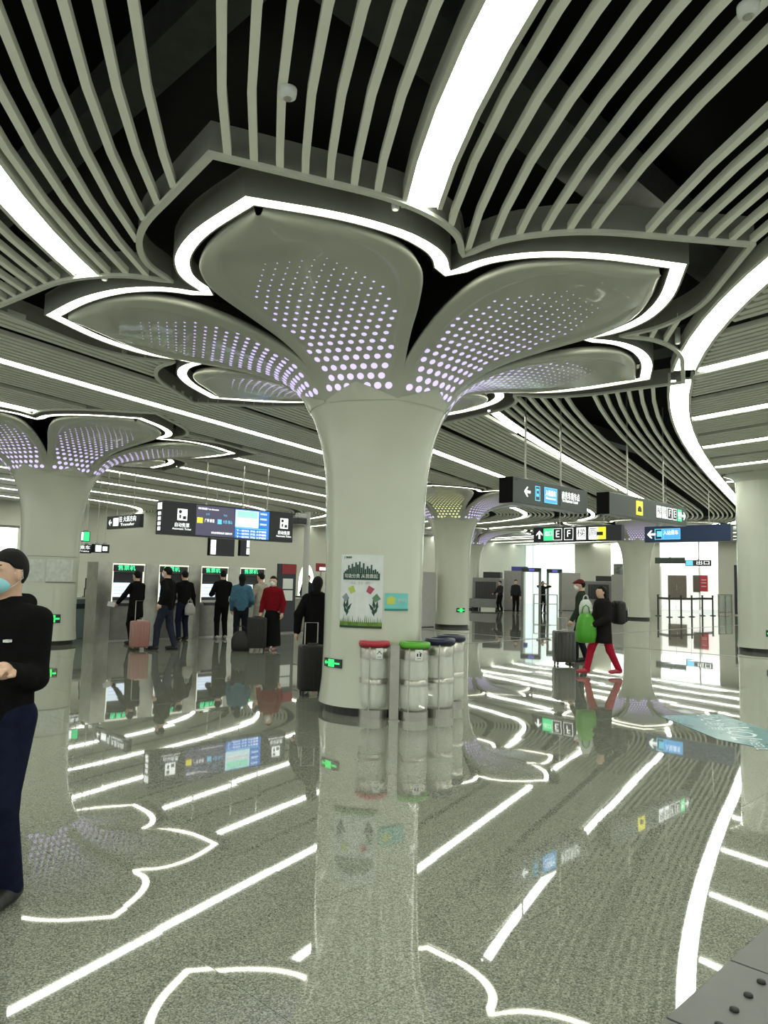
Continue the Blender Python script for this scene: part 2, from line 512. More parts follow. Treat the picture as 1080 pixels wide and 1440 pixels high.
for k, s in enumerate(segs):
    light_strip([s], 0.13, nth(k) + ' nearest thin straight light line of the ceiling behind the main canopy', 'straight light lines of the rear ceiling field', fascia=False)
segs = [s for L in LIGHT_R for s in famR(L, 0, 0, None) if np.linalg.norm(s[-1] - s[0]) > 0.5]
segs.sort(key=lambda s: np.hypot(s[:, 0], s[:, 1]).min())
for k, s in enumerate(segs):
    light_strip([s], 0.11, nth(k) + ' nearest thin light line crossing the right-hand ceiling field', 'light lines of the right ceiling field', fascia=False)

# ================================================================== FLOWER COLUMNS
PROF = [(0.655, 0.10), (0.645, 0.2), (0.625, 0.40), (0.615, 0.8), (0.615, 1.4), (0.62, 2.0), (0.635, 2.55), (0.66, 2.95), (0.70, 3.2), (0.755, 3.42), (0.82, 3.6), (0.885, 3.74)]
PZ = crom([(0.875, 3.72), (0.96, 3.87), (1.1, 4.02), (1.35, 4.17), (1.7, 4.29), (2.2, 4.39), (2.8, 4.46), (3.4, 4.51), (3.78, 4.54)], 4)
WT = np.array([(0.87, 0.475), (1.0, 0.53), (1.2, 0.61), (1.5, 0.74), (1.9, 0.92), (2.3, 1.05), (2.6, 1.08), (2.9, 1.01), (3.2, 0.80), (3.45, 0.52), (3.62, 0.28), (3.78, 0.04)])
_wd = crom(WT, 6)
def Wp(p): return np.interp(p, _wd[:, 0], _wd[:, 1])
_arc = np.concatenate([[0], np.cumsum(np.hypot(*np.diff(PZ, axis=0).T))])
def petal_pt(s, w):                      # s: arc length, w: across -> local p, w, z
    p = np.interp(s, _arc, PZ[:, 0]); z = np.interp(s, _arc, PZ[:, 1])
    W = Wp(p); t = np.clip(w / max(W, 1e-4), -1, 1)
    fall = max(0.0, 1 - (p - 0.875) / 1.3) ** 1.5
    p2 = p - (p - math.sqrt(max(p * p - w * w, 0.01))) * fall
    z2 = z + 0.05 * t ** 4 * (1 - fall) + 0.015 * t * t
    # inner field is pressed in behind a raised border
    bnd = abs(t) - 0.79
    if p > 1.0: z2 += min(1.0, (p - 1.0) * 4, max(0.0, (3.3 - p) * 3)) * 0.035 / (1 + math.exp(max(-8, min(8, bnd * 110))))
    return p2, w, z2
def make_petal_mesh():
    ns = 46
    TV = [-1, -0.97, -0.92, -0.87, -0.83, -0.81, -0.79, -0.77, -0.75, -0.7] + [-0.6 + 0.12 * k for k in range(11)]
    TV += [-q for q in TV[9::-1]]
    nt = len(TV)
    S = np.linspace(0, _arc[-1], ns); v = []; f = []
    for s in S:
        W = Wp(np.interp(s, _arc, PZ[:, 0]))
        for j in range(nt):
            t = TV[j]
            v.append(petal_pt(s, t * W))
    for i in range(ns - 1):
        for j in range(nt - 1):
            q = i * nt + j; f.append((q, q + nt, q + nt + 1, q + 1))
    # rolled edge and back sheet
    b0 = len(v)
    for i in range(ns):
        for j in (0, nt - 1):
            p, w, z = v[i * nt + j]; sg = -1 if j == 0 else 1
            v.append((p, w + sg * 0.012, z + 0.03)); v.append((p, w - sg * 0.02, z + 0.09))
    for i in range(ns - 1):
        l0, l1 = i * nt, (i + 1) * nt; r0, r1 = l0 + nt - 1, l1 + nt - 1
        a = b0 + 4 * i; c = a + 4
        f += [(l0, a, c, l1), (a, a + 1, c + 1, c), (r1, c + 2, a + 2, r0), (c + 2, c + 3, a + 3, a + 2), (a + 1, a + 3, c + 3, c + 1)]
    me = bpy.data.meshes.new('petal'); me.from_pydata(v, [], f)
    me.polygons.foreach_set('use_smooth', [True] * len(me.polygons)); me.materials.append(PETAL)
    return me
PETAL_ME = make_petal_mesh()
DOTS = []                                # (loc, normal, radius)
pit = 0.122
row = 0
s_ = 0.16
while s_ < 2.35:
    p = float(np.interp(s_, _arc, PZ[:, 0])); W = float(Wp(p)) * 0.76
    frac = (s_ - 0.16) / 2.2
    r = 0.038 * (1 - frac) ** 1.15 + 0.006
    off = pit / 2 if row % 2 else 0
    for k in range(-9, 10):
        w = k * pit + off
        lim = W
        if abs(w) > lim: continue
        if frac > 0.6 and abs(w) > lim * (1.55 - frac): continue
        P0 = np.array(petal_pt(s_, w)); P1 = np.array(petal_pt(s_ + 0.02, w)); P2 = np.array(petal_pt(s_, w + 0.02))
        n = np.cross(P1 - P0, P2 - P0); n /= np.linalg.norm(n)
        if n[2] > 0: n = -n
        DOTS.append((P0 + n * 0.004, n, r))
    s_ += 0.118 if frac < 0.7 else 0.10
    row += 1
def disc(n=10):
    v = [(math.cos(2 * PI * i / n), math.sin(2 * PI * i / n), 0) for i in range(n)]
    v += [(x * 0.96, y * 0.96, 0.08) for x, y, z in v]
    f = [tuple(range(n, 2 * n))] + [(i, (i + 1) % n, (i + 1) % n + n, i + n) for i in range(n)]
    me = bpy.data.meshes.new('light_hole'); me.from_pydata(v, [], f); me.materials.append(LILAC); return me
DISC = disc()
def dots_mesh(dots, m):
    mb = MB()
    for P, n, r in dots:
        q = Vector((0, 0, 1)).rotation_difference(Vector(n)); N = 8
        v = []
        for i in range(N):
            t = 2 * PI * i / N; w = q @ Vector((r * math.cos(t), r * math.sin(t), 0)); v.append(tuple(Vector(P) + w))
        mb.add(v, [tuple(range(N))])
    me = bpy.data.meshes.new('light_hole'); me.from_pydata(mb.v, [], mb.f); me.materials.append(m); return me
DOTS.sort(key=lambda d: -d[2])
ALL_DOTS = dots_mesh(DOTS, LILAC); ALL_DOTS_Y = dots_mesh(DOTS, YELLOWP)
SMALL_DOTS = dots_mesh(DOTS[100:], LILAC)
def ribbon(outer, inner, z0, z1):        # closed band between two open outlines
    n = len(outer); v = []
    for o, i in zip(outer, inner): v += [(o[0], o[1], z0), (i[0], i[1], z0), (i[0], i[1], z1), (o[0], o[1], z1)]
    f = [(0, 1, 2, 3), tuple(4 * (n - 1) + k for k in (3, 2, 1, 0))]
    for i in range(n - 1):
        for k in range(4):
            j = (k + 1) % 4; f.append((4 * i + j, 4 * i + k, 4 * i + 4 + k, 4 * i + 4 + j))
    return v, f
def me_of(v, f, m, name):
    me = bpy.data.meshes.new(name); me.from_pydata([tuple(map(float, q)) for q in v], [], f); me.materials.append(m); return me
_n = petal_line(NEON_H); _fr = petal_line(FRAME_H)
NEON_ME = me_of(*ribbon(inset(_n, 0.018), inset(_n, 0.15), 4.585, 4.60), NEON, 'light_band')
HOUS_ME = me_of(*ribbon(_n, inset(_n, 0.018), 4.575, 4.83), FRAME, 'band_housing')
HOUS2_ME = me_of(*ribbon(inset(_n, 0.15), inset(_n, 0.165), 4.58, 4.72), FRAME, 'band_housing')
FRM_ME = me_of(*ribbon(_fr, inset(_fr, 0.02), 4.60, 4.83), FRAME, 'canopy_frame')
LIP_ME = me_of(*ribbon(inset(_fr, -0.012), inset(_fr, 0.045), 4.57, 4.602), LIP, 'frame_lip')
SHAFT_ME = None
def flower_column(key, label, single_dots=(), petals_yellow=()):
    global SHAFT_ME
    c = CXY[key]
    t = thing('flower_column', label, 'column', (c[0], c[1], 0), TIP0)
    if SHAFT_ME is None:
        n = 64
        sh = MB().lathe(PROF, n, cap=False)
        # chevron collar: the cladding rises to a point under each petal
        SHAFT_ME = bpy.data.meshes.new('shaft'); SHAFT_ME.from_pydata(sh.v, [], sh.f)
        SHAFT_ME.polygons.foreach_set('use_smooth', [True] * len(SHAFT_ME.polygons)); SHAFT_ME.materials.append(WHITE)
    link(bpy.data.objects.new('shaft', SHAFT_ME), t)
    MB().lathe([(0.60, 0.0), (0.60, 0.10)], 40).build('plinth', BLACKP, t)
    MB().lathe([(0.80, 3.68), (0.55, 3.9), (0.55, 5.75)], 24, cap=False).build('core', VOID, t, True)
    for k in range(6):
        p = link(bpy.data.objects.new('petal', PETAL_ME), t); p.rotation_euler = (0, 0, k * PI / 3)
        # collar tongue rising to a point over the foot of the petal
        v = []; N = 12
        for j in range(N + 1):
            w = (-1 + 2 * j / N) * 0.43
            hgt = 0.03 + 0.2 * (1 - abs(w) / 0.43)
            for s in (0.0, hgt * 0.5, hgt):
                q = petal_pt(s, w); v.append((q[0] + 0.012, q[1], q[2] - 0.012))
        f = [(3 * j + i, 3 * j + 3 + i, 3 * j + 4 + i, 3 * j + 1 + i) for j in range(N) for i in range(2)]
        mk('collar_point', v, f, WHITE, p, True)
        if k in single_dots:
            for P, n, r in DOTS[:100]:
                o = link(bpy.data.objects.new('light_hole', DISC), p)
                o.location = tuple(P); o.scale = (r, r, r * 0.5)
                o.rotation_mode = 'QUATERNION'; o.rotation_quaternion = Vector((0, 0, 1)).rotation_difference(Vector(n))
            o = link(bpy.data.objects.new('light_hole', SMALL_DOTS), p); o['kind'] = 'stuff'
        else:
            o = link(bpy.data.objects.new('light_hole', ALL_DOTS_Y if k in petals_yellow else ALL_DOTS), p); o['kind'] = 'stuff'
        for nm, me in (('light_band', NEON_ME), ('band_housing', HOUS_ME), ('band_housing', HOUS2_ME), ('canopy_frame', FRM_ME), ('frame_lip', LIP_ME)):
            q = link(bpy.data.objects.new(nm, me), t); q.rotation_euler = (0, 0, k * PI / 3)
    return t
# petal index k has its tip at 15 + 60 k degrees
flower_column('main', 'large white flower-shaped column with poster in the centre of the hall', single_dots=(4, 5, 3))
flower_column('west', 'white flower column at the left edge beside the ticket machines')
flower_column('back', 'white flower column with yellow lit petal seen right behind the main column', petals_yellow=(4,))
flower_column('far', 'white flower column behind the walking pair, under the exit signs')
flower_column('deep', 'distant slim-looking flower column beside the baggage scanner')
# plain column on the right with a small collar at the ceiling
c = CXY['right']
t = thing('round_column', 'plain round white column cut by the right edge', 'column', (c[0], c[1], 0), PI / 4)
MB().lathe([(0.64, 0.1), (0.62, 0.25), (0.61, 0.5), (0.61, 4.2), (0.62, 4.4)], 56, cap=False).build('shaft', WHITE, t, True)
MB().lathe([(0.60, 0.0), (0.60, 0.1)], 40).build('plinth', BLACKP, t)
MB().lathe([(0.62, 4.4), (0.7, 4.52), (0.9, 4.585), (0.9, 4.62), (0.6, 4.62)], 56, cap=False).build('collar', WHITE, t, True)

# ================================================================== WALLS
def wall_b(name, b, a0, a1, z0, z1, m, label):      # facing the camera side
    o = MB().box(((a0 + a1) / 2, 0, (z0 + z1) / 2), (a1 - a0, 0.2, z1 - z0)).build(name, m)
    o.location = (*XY(0, b + 0.1), 0); o.rotation_euler = (0, 0, PI / 4)
    return tag(o, label, 'wall', kind='structure')
def wall_a(name, a, b0, b1, z0, z1, m, label):
    o = MB().box((0, (b0 + b1) / 2, (z0 + z1) / 2), (0.2, b1 - b0, z1 - z0)).build(name, m)
    o.location = (*XY(a + 0.1, 0), 0); o.rotation_euler = (0, 0, PI / 4)
    return tag(o, label, 'wall', kind='structure')
wall_b('wall_left', 34.0, -6, 50, 0, 5.75, CREAM, 'plain cream wall behind the ticket machines')
exec_end_wall = True
SKYP = mat('daylit_glass', (0.8, 0.85, 0.85), 0.2, emit=(0.93, 1.0, 0.98), estr=1.6)
SKYB = mat('bluish_glass', (0.5, 0.62, 0.62), 0.15, emit=(0.62, 0.78, 0.76), estr=0.8)
AW = 50.0
def bpx(px): return on_a(px, 810, AW)[0]
def end_panel(name, x0, x1, z0, z1, m, label, cat, da=0.0):
    b0, b1 = bpx(x1), bpx(x0)
    o = MB().box((0, (b0 + b1) / 2, (z0 + z1) / 2), (0.2, b1 - b0, z1 - z0)).build(name, m)
    o.location = (*XY(AW + 0.1 + da, 0), 0); o.rotation_euler = (0, 0, PI / 4)
    return tag(o, label, cat, kind='structure')
end_panel('wall_end', 560, 705, 0, 5.75, CREAM, 'cream end wall behind the baggage scanner', 'wall')
w1 = end_panel('window_1', 705, 737, 0, 5.75, SKYP, 'bright daylit window with white lattice left of the security gate', 'window', 0.1)
w2 = end_panel('window_2', 737, 808, 0, 5.75, SKYP, 'large overexposed daylit opening behind the security gates', 'window', 0.1)
end_panel('wall_end', 808, 860, 0, 5.75, CREAM, 'cream wall panel between the daylit openings', 'wall')
end_panel('wall_end', 860, 928, 0, 5.75, CREAM, 'cream wall behind the far flower column', 'wall')
w3 = end_panel('window_3', 928, 1010, 3.05, 5.75, SKYP, 'tall bright daylit opening right of the far column', 'window', 0.1)
end_panel('wall_end', 1010, 1300, 0, 5.75, CREAM, 'cream wall block beside the plain right column', 'wall')
end_panel('wall_end', 300, 560, 0, 5.75, CREAM, 'cream end wall hidden behind the main column', 'wall')
def end_box(name, x0, x1, y0, y1, m, parent, th=0.08, da=-0.06, emit=None):
    b1, zt = on_a(x0, y0, AW); b0, zb = on_a(x1, y1, AW)
    o = MB().box((0, (b0 + b1) / 2, (zt + zb) / 2), (th, b1 - b0, zt - zb)).build(name, m)
    if parent is None:
        o.location = (*XY(AW + da, 0), 0); o.rotation_euler = (0, 0, PI / 4)
    else:
        o.location = (da, 0, 0); o.parent = parent
    return o
WALLGLOW = mat('wall_daylight_glow', (0.75, 0.76, 0.72), 0.3, emit=(0.80, 0.82, 0.76), estr=0.62)  # emission stands in for daylight falling on the pale wall beyond
for x0, x1 in ((928, 948), (948, 969), (969, 982), (984, 1010)): end_box('pane', x0 + 0.4, x1 - 0.4, 793, 858, WALLGLOW, w3, 0.05, 0.05)  # these panes are the pale lower wall, made to glow as if daylit
end_box('mullion', 981.5, 984.5, 760, 858, mat('white_post', (0.85, 0.85, 0.82), 0.4), w3, 0.12, -0.12)
# lattice, mullions and the sloping stair side in the daylit openings
for k in range(5):
    end_box('mullion', 706 + 7 * k, 707.4 + 7 * k, 770, 842, LIP, w1, 0.06, -0.16)
for yy in (780, 800, 822): end_box('glazing_bar', 705, 737, yy, yy + 1.6, LIP, w1, 0.06, -0.16)
end_box('pane', 737, 750, 765, 860, SKYB, w2, 0.03, -0.13)
end_box('mullion', 736.5, 738.5, 765, 860, LIP, w2, 0.08, -0.15)
end_box('mullion', 749, 750.5, 765, 860, LIP, w2, 0.08, -0.15)
st = thing('stair_side', 'sloping pale staircase side, daylight glow painted in, in the bright opening', 'staircase', (*XY(AW - 0.12, 0), 0), PI / 4)
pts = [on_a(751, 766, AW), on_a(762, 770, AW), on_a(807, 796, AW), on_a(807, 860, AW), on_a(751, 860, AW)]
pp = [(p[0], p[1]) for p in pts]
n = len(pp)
mk('stringer', [(0, b, z) for b, z in pp] + [(0.05, b, z) for b, z in pp], [tuple(range(n)), tuple(range(2 * n - 1, n - 1, -1))] + [(i, i + n, (i + 1) % n + n, (i + 1) % n) for i in range(n)], mat('stair_daylight_glow', (0.70, 0.78, 0.76), 0.5, emit=(0.75, 0.88, 0.85), estr=0.6), st)  # emission puts the daylight into the panel; nothing shines through it
# lit advertisement, brown door, red poster
o = thing('lightbox', 'lit white advertising screen with dark picture left of the far column', 'screen', (*XY(AW - 0.06, 0), 0), PI / 4)
end_box('screen', 860, 884, 763, 812, mat('ad_white', (0.9, 0.9, 0.9), 0.4, emit=(0.95, 1, 0.98), estr=1.1), o, 0.06, 0)
end_box('picture', 864, 881, 793, 809, mat('ad_dark', (0.16, 0.16, 0.15), 0.5, noise=0.6, nscale=5), o, 0.02, -0.05)
d1 = end_box('door_1', 940, 966, 809, 841, mat('brown_door', (0.20, 0.17, 0.14), 0.5, noise=0.1), None)
tag(d1, 'brown double door in the pale wall behind the queue posts', 'door', kind='structure')
end_box('door_handle', 952.5, 953.5, 822, 830, STEEL, d1, 0.05, -0.06)
o = thing('wall_poster', 'red poster with white lines on the far pale wall', 'poster', (*XY(AW - 0.06, 0), 0), PI / 4)
end_box('sheet', 985, 996, 809, 832, mat('red_poster', (0.62, 0.05, 0.08), 0.5), o, 0.05, 0)
for yy in (815, 819, 824): end_box('print', 987, 994, yy, yy + 1.3, PAPER, o, 0.01, -0.035)
end_box('frame', 975, 985, 809, 833, mat('brown_frame', (0.15, 0.12, 0.10), 0.5), o, 0.05, 0)
# far left lit window
a0, zt = on_b(-12, 740, 33.9); a1, zb = on_b(23, 778, 33.9)
o = MB().box(((a0 + a1) / 2, 0, (zt + zb) / 2), (a1 - a0, 0.08, zt - zb)).build('window_4', SKYP)
o.location = (*XY(0, 33.95), 0); o.rotation_euler = (0, 0, PI / 4)
tag(o, 'bright window at the left edge above the masked man', 'window', kind='structure')
bx('window_frame', ((a0 + a1) / 2, -0.05, zt + 0.04), (a1 - a0 + 0.1, 0.1, 0.1), STEELD, o)

# ================================================================== HANGING SIGNS
def sign_frame(kind, v, x0, x1, yt0, yb0, yt1, yb1):
    """sign whose left end is at px x0 (top yt0, bottom yb0), right end at px x1, on plane b=v or a=v"""
    if kind == 'b':
        al, zt = on_b(x0, yt0, v); _, zb = on_b(x0, yb0, v); ar, zt2 = on_b(x1, yt1, v); _, zb2 = on_b(x1, yb1, v)
        ctr = XY((al + ar) / 2, v); L = abs(ar - al); rz = PI / 4
    else:
        bl, zt = on_a(x0, yt0, v); _, zb = on_a(x0, yb0, v); br, zt2 = on_a(x1, yt1, v); _, zb2 = on_a(x1, yb1, v)
        ctr = XY(v, (bl + br) / 2); L = abs(br - bl); rz = -PI / 4
    return ctr, L, (zt + zt2) / 2, (zb + zb2) / 2, rz
def hanging_sign(name, label, fr, m, th=0.14, rods=(-0.3, 0.3), end_m=None, rod_r=0.018):
    ctr, L, zt, zb, rz = fr
    t = thing(name, label, 'sign', (ctr[0], ctr[1], zb), rz)
    H = zt - zb
    MB().box((0, 0, H / 2), (L, th, H), 0.008).build('panel', m, t)
    bx('end_cap', (-L / 2 - 0.006, 0, H / 2), (0.012, th, H), end_m or CAPBK, t)
    for r in rods:
        if zb + H < ZC:
            MB().tube([(r * L, 0, H), (r * L, 0, 5.74 - zb)], rod_r, 8).build('hanger_rod', STEEL, t)
            bx('hanger_bracket', (r * L, 0, H + 0.02), (0.09, 0.06, 0.04), STEEL, t)
    return t, L, H
def arrow(t, x, z, s, m, dirn, y, name='arrow'):
    p = [(-.5, 0), (-.05, .45), (.12, .45), (-.14, .12), (.5, .12), (.5, -.12), (-.14, -.12), (.12, -.45), (-.05, -.45)]
    if dirn == 'R': p = [(-a, b) for a, b in p][::-1]
    if dirn == 'U': p = [(b, -a) for a, b in p]
    MB().prism([(x + a * s, z + b * s) for a, b in p], y - 0.002, y + 0.002).build(name, m, t)
def plate(t, x, z, w, h, m, y, name, th=0.004):
    return bx(name, (x, y, z), (w, th, h), m, t)
def frame_rect(t, x, z, w, h, b, m, y, name='outline'):
    mb = MB()
    for cx, cz, ww, hh in ((0, h / 2 - b / 2, w, b), (0, -h / 2 + b / 2, w, b), (-w / 2 + b / 2, 0, b, h - 2 * b), (w / 2 - b / 2, 0, b, h - 2 * b)):
        mb.box((x + cx, y, z + cz), (ww, 0.004, hh))
    return mb.build(name, m, t)

# --- long display sign over the ticket machines
t, L, H = hanging_sign('display_sign', 'long dark hanging display with two lit screens above the ticket machines', sign_frame('b', 16.75, 226, 408, 704, 753, 722, 762), SIGNBK, 0.30, (-0.18, 0.10, 0.30), mat('sign_edge', (0.03, 0.035, 0.05), 0.3))
y = -0.155
plate(t, -0.13 * L, H * 0.5, L * 0.285, H * 0.92, mat('screen_violet', (0.03, 0.03, 0.05), 0.3, emit=(0.055, 0.05, 0.085), estr=1.0), y, 'screen')
sc2 = plate(t, 0.155 * L, H * 0.5, L * 0.275, H * 0.92, mat('screen_blue', (0.03, 0.12, 0.4), 0.3, emit=(0.02, 0.13, 0.42), estr=1.0), y, 'screen')
mp = plate(t, 0.112 * L, H * 0.66, L * 0.185, H * 0.54, mat('map_pale', (0.6, 0.75, 0.78), 0.4, emit=(0.50, 0.68, 0.72), estr=0.8), y - 0.004, 'map')
plate(t, 0.112 * L, H * 0.80, L * 0.16, H * 0.2, mat('map_green', (0.3, 0.7, 0.5), 0.4, emit=(0.25, 0.68, 0.5), estr=0.8), y - 0.007, 'map_field')
plate(t, 0.112 * L, H * 0.60, L * 0.17, H * 0.03, mat('map_pink', (0.8, 0.45, 0.5), 0.4, emit=(0.75, 0.4, 0.45), estr=0.7), y - 0.007, 'map_line')
plate(t, 0.15 * L, H * 0.36, L * 0.25, H * 0.03, LITC, y - 0.005, 'map_line')
for k in range(3): text('换乘信息', 0.055, LITW, t, (0.245 * L, y - 0.005, H * (0.86 - 0.17 * k)))
for k in range(3): text('下一班列车 开往 大学城南', 0.062, LITW, t, (0.15 * L, y - 0.006, H * (0.27 - 0.1 * k)), width=L * 0.24)
plate(t, -0.245 * L, H * 0.5, L * 0.04, H * 0.17, LITY, y - 0.005, 'line_badge')
text('广州 新塘', 0.10, LITW, t, (-0.175 * L, y - 0.005, H * 0.5), width=L * 0.07)
plate(t, -0.10 * L, H * 0.5, L * 0.03, H * 0.15, LITC, y - 0.005, 'line_badge')
text('大沥 佛山', 0.10, LITC, t, (-0.04 * L, y - 0.005, H * 0.5), width=L * 0.07)
text('列车到站信息 Train Information', 0.06, LITW, t, (-0.185 * L, y - 0.005, H * 0.86), width=L * 0.15)
text('上行', 0.06, LITC, t, (-0.19 * L, y - 0.005, H * 0.70)); text('下行', 0.06, LITC, t, (-0.06 * L, y - 0.005, H * 0.70))
text('请有序排队购票 谢谢合作', 0.06, LITW, t, (-0.08 * L, y - 0.005, H * 0.14), width=L * 0.16)
for xx in (-0.37, 0.42):
    s_ = 0.27 if xx < 0 else 0.27
    ic = MB().box((xx * L, y - 0.003, H * 0.62), (s_, 0.006, s_ * 1.05), 0.002).build('ticket_icon', LITW, t)
    MB().lathe([(0.045, 0), (0.045, 0.004)], 14).build('icon_mark', SIGNBK, ic)
    q = ic.children[0]; q.rotation_euler = (PI / 2, 0, 0); q.location = (xx * L - 0.06, y - 0.006, H * 0.62 + 0.07)
    bx('icon_mark', (xx * L + 0.06, y - 0.008, H * 0.62 - 0.07), (0.09, 0.004, 0.08), SIGNBK, ic)
    bx('icon_mark', (xx * L - 0.06, y - 0.008, H * 0.62 - 0.05), (0.05, 0.004, 0.09), SIGNBK, ic)
    text('自动售票', 0.115, LITW, t, (xx * L, y - 0.004, H * 0.30), width=0.40)
    text('Automatic Ticket', 0.07, LITW, t, (xx * L, y - 0.004, H * 0.19), width=0.52)
e_ = MB().box((-L / 2 - 0.014, 0, H * 0.84), (0.006, 0.2, 0.16)).build('ticket_icon', LITW, t)
for k in range(4): bx('side_lettering', (-L / 2 - 0.014, 0.0, H * (0.62 - 0.15 * k)), (0.006, 0.13, 0.085), LITW, t)

# --- sign with train icon and blue box
t, L, H = hanging_sign('hanging_sign', 'grey-green hanging sign with left arrow and blue train box, first before the column', sign_frame('b', 7.5, 712, 817, 672, 708, 690, 722), SIGNGY, 0.28, (-0.27, 0.20))
y = -0.147
arrow(t, -0.33 * L, 0.50 * H, 0.19, LITW, 'L', y)
fb = frame_rect(t, -0.2 * L, 0.5 * H, 0.15, 0.26, 0.014, LITC, y)
plate(t, -0.2 * L, 0.53 * H, 0.08, 0.14, LITC, y, 'train_icon'); plate(t, -0.2 * L, 0.55 * H, 0.055, 0.05, SIGNGY, y - 0.003, 'train_window')
plate(t, -0.03 * L, 0.5 * H, 0.42, 0.28, LITB, y, 'blue_box'); frame_rect(t, -0.03 * L, 0.5 * H, 0.42, 0.28, 0.012, LITC, y - 0.003)
text('入站乘车', 0.12, LITW, t, (-0.03 * L, y - 0.005, 0.57 * H), width=0.34); text('Entrance', 0.06, LITW, t, (-0.03 * L, y - 0.005, 0.38 * H), width=0.32)
plate(t, 0.10 * L, 0.5 * H, 0.012, 0.3, SIGNBK, y, 'divider')
text('商务车乘车点', 0.15, LITW, t, (0.25 * L, y, 0.60 * H), width=0.62); text('To Business Court', 0.085, LITW, t, (0.24 * L, y, 0.40 * H), width=0.55)
plate(t, -0.46 * L, 0.9 * H, 0.04, 0.03, SIGNBK, y, 'bolt')

# --- sign with yellow plate, exits F E and right arrow
t, L, H = hanging_sign('hanging_sign', 'dark hanging exit sign with yellow plate, F, E and right arrow', sign_frame('b', 7.5, 848, 957, 693, 721, 713, 742), SIGNGY, 0.28, (-0.22, 0.25))
y = -0.147
def letter_box(t, ch, x, z, s, y, wide=0.85, back=None):
    plate(t, x, z, s * wide, s, LITW, y, 'letter_plate'); plate(t, x, z, s * wide - 0.03, s - 0.03, back or SIGNBK, y - 0.003, 'letter_field')
    text(ch, s * 0.82, LITW if back is None else SIGNBK, t, (x, y - 0.006, z))
plate(t, -0.15 * L, 0.5 * H, 0.30, 0.30, LITY, y, 'yellow_plate')
MB().prism([(-0.15 * L - 0.09, 0.5 * H - 0.03), (-0.15 * L - 0.05, 0.5 * H + 0.04), (-0.15 * L + 0.05, 0.5 * H + 0.04), (-0.15 * L + 0.09, 0.5 * H - 0.03), (-0.15 * L + 0.09, 0.5 * H - 0.08), (-0.15 * L - 0.09, 0.5 * H - 0.08)], y - 0.006, y - 0.003).build('taxi_icon', SIGNBK, t)
x0 = 0.10 * L
for k, ch in enumerate(['梯', '厕']): letter_box(t, ch, x0 + k * 0.27, 0.5 * H, 0.26, y, back=LITW)
for k, ch in enumerate(['F', 'E']): letter_box(t, ch, x0 + (k + 2) * 0.27, 0.5 * H, 0.26, y)
plate(t, x0 + 4.0 * 0.27, 0.5 * H, 0.21, 0.27, LITG, y, 'green_plate'); text('出口', 0.12, LITW, t, (x0 + 4.0 * 0.27, y - 0.004, 0.55 * H), width=0.17); text('Exit', 0.07, LITW, t, (x0 + 4.0 * 0.27, y - 0.004, 0.36 * H))
arrow(t, x0 + 4.85 * 0.27, 0.5 * H, 0.20, LITW, 'R', y)

# --- frontal E F sign
t, L, H = hanging_sign('hanging_sign', 'black hanging sign with up arrow, E, F and small yellow plate', sign_frame('a', 23.3, 753, 876, 742, 763, 738, 760), SIGNBK, 0.2, (-0.2, 0.3), rod_r=0.012)
y = -0.107
arrow(t, -0.43 * L, 0.5 * H, 0.30, LITW, 'U', y)
plate(t, -0.32 * L, 0.5 * H, 0.40, 0.44, LITG, y, 'green_plate'); text('出口', 0.2, LITW, t, (-0.32 * L, y - 0.004, 0.55 * H), width=0.3)
for k, ch in enumerate(['E', 'F']): letter_box(t, ch, -0.21 * L + k * 0.45, 0.5 * H, 0.42, y)
for k, ch in enumerate(['梯', '厕']): letter_box(t, ch, -0.21 * L + (k + 2) * 0.47, 0.5 * H, 0.42, y, back=LITW)
plate(t, 0.27 * L, 0.5 * H, 0.45, 0.42, LITY, y, 'yellow_plate'); plate(t, 0.27 * L, 0.47 * H, 0.24, 0.12, SIGNBK, y - 0.004, 'taxi_icon')

# --- navy sign
t, L, H = hanging_sign('hanging_sign', 'navy blue hanging sign with left arrow and pale train icon', sign_frame('a', 23.0, 909, 1029, 741, 762, 737, 762), SIGNBL, 0.2, (-0.25, 0.25), rod_r=0.012)
y = -0.107
arrow(t, -0.42 * L, 0.5 * H, 0.28, LITW, 'L', y)
frame_rect(t, -0.32 * L, 0.5 * H, 0.30, 0.34, 0.02, LITC, y); plate(t, -0.32 * L, 0.52 * H, 0.16, 0.18, LITC, y, 'train_icon')
plate(t, -0.18 * L, 0.5 * H, 0.60, 0.34, LITB, y, 'blue_box'); frame_rect(t, -0.18 * L, 0.5 * H, 0.60, 0.34, 0.015, LITC, y - 0.003)
text('入站乘车', 0.16, LITW, t, (-0.18 * L, y - 0.006, 0.56 * H), width=0.48)

# --- smaller signs around the ticket hall
def small_sign(label, fr, items, m=SIGNBK, rods=(-0.25, 0.25)):
    t, L, H = hanging_sign('hanging_sign', label, fr, m, 0.12, rods, rod_r=0.01)
    for kind, x, z, w, h, body in items:
        yy = -0.066
        if kind == 'T': text(body, h * H, LITW, t, (x * L, yy, z * H), width=w * L)
        elif kind == 'P': plate(t, x * L, z * H, w * L, h * H, body, yy, 'pictogram')
        elif kind == 'A': arrow(t, x * L, z * H, h * H, LITW, body, yy)
    return t
small_sign('small black hanging sign with left arrow and white characters left of the display', sign_frame('a', 10.1, 154, 200, 727, 745, 722, 741),
    [('A', -0.40, 0.5, 0, 0.5, 'L'), ('P', -0.22, 0.52, 0.16, 0.6, LITW), ('T', 0.14, 0.66, 0.5, 0.45, '往 大沥方向'), ('T', 0.14, 0.28, 0.42, 0.3, 'Transfer')])
small_sign('small black hanging sign with two white pictograms under the display', sign_frame('b', 21.5, 294, 329, 757, 782, 758, 782), [('P', -0.36, 0.70, 0.2, 0.4, LITW), ('P', -0.36, 0.28, 0.2, 0.4, LITW)])
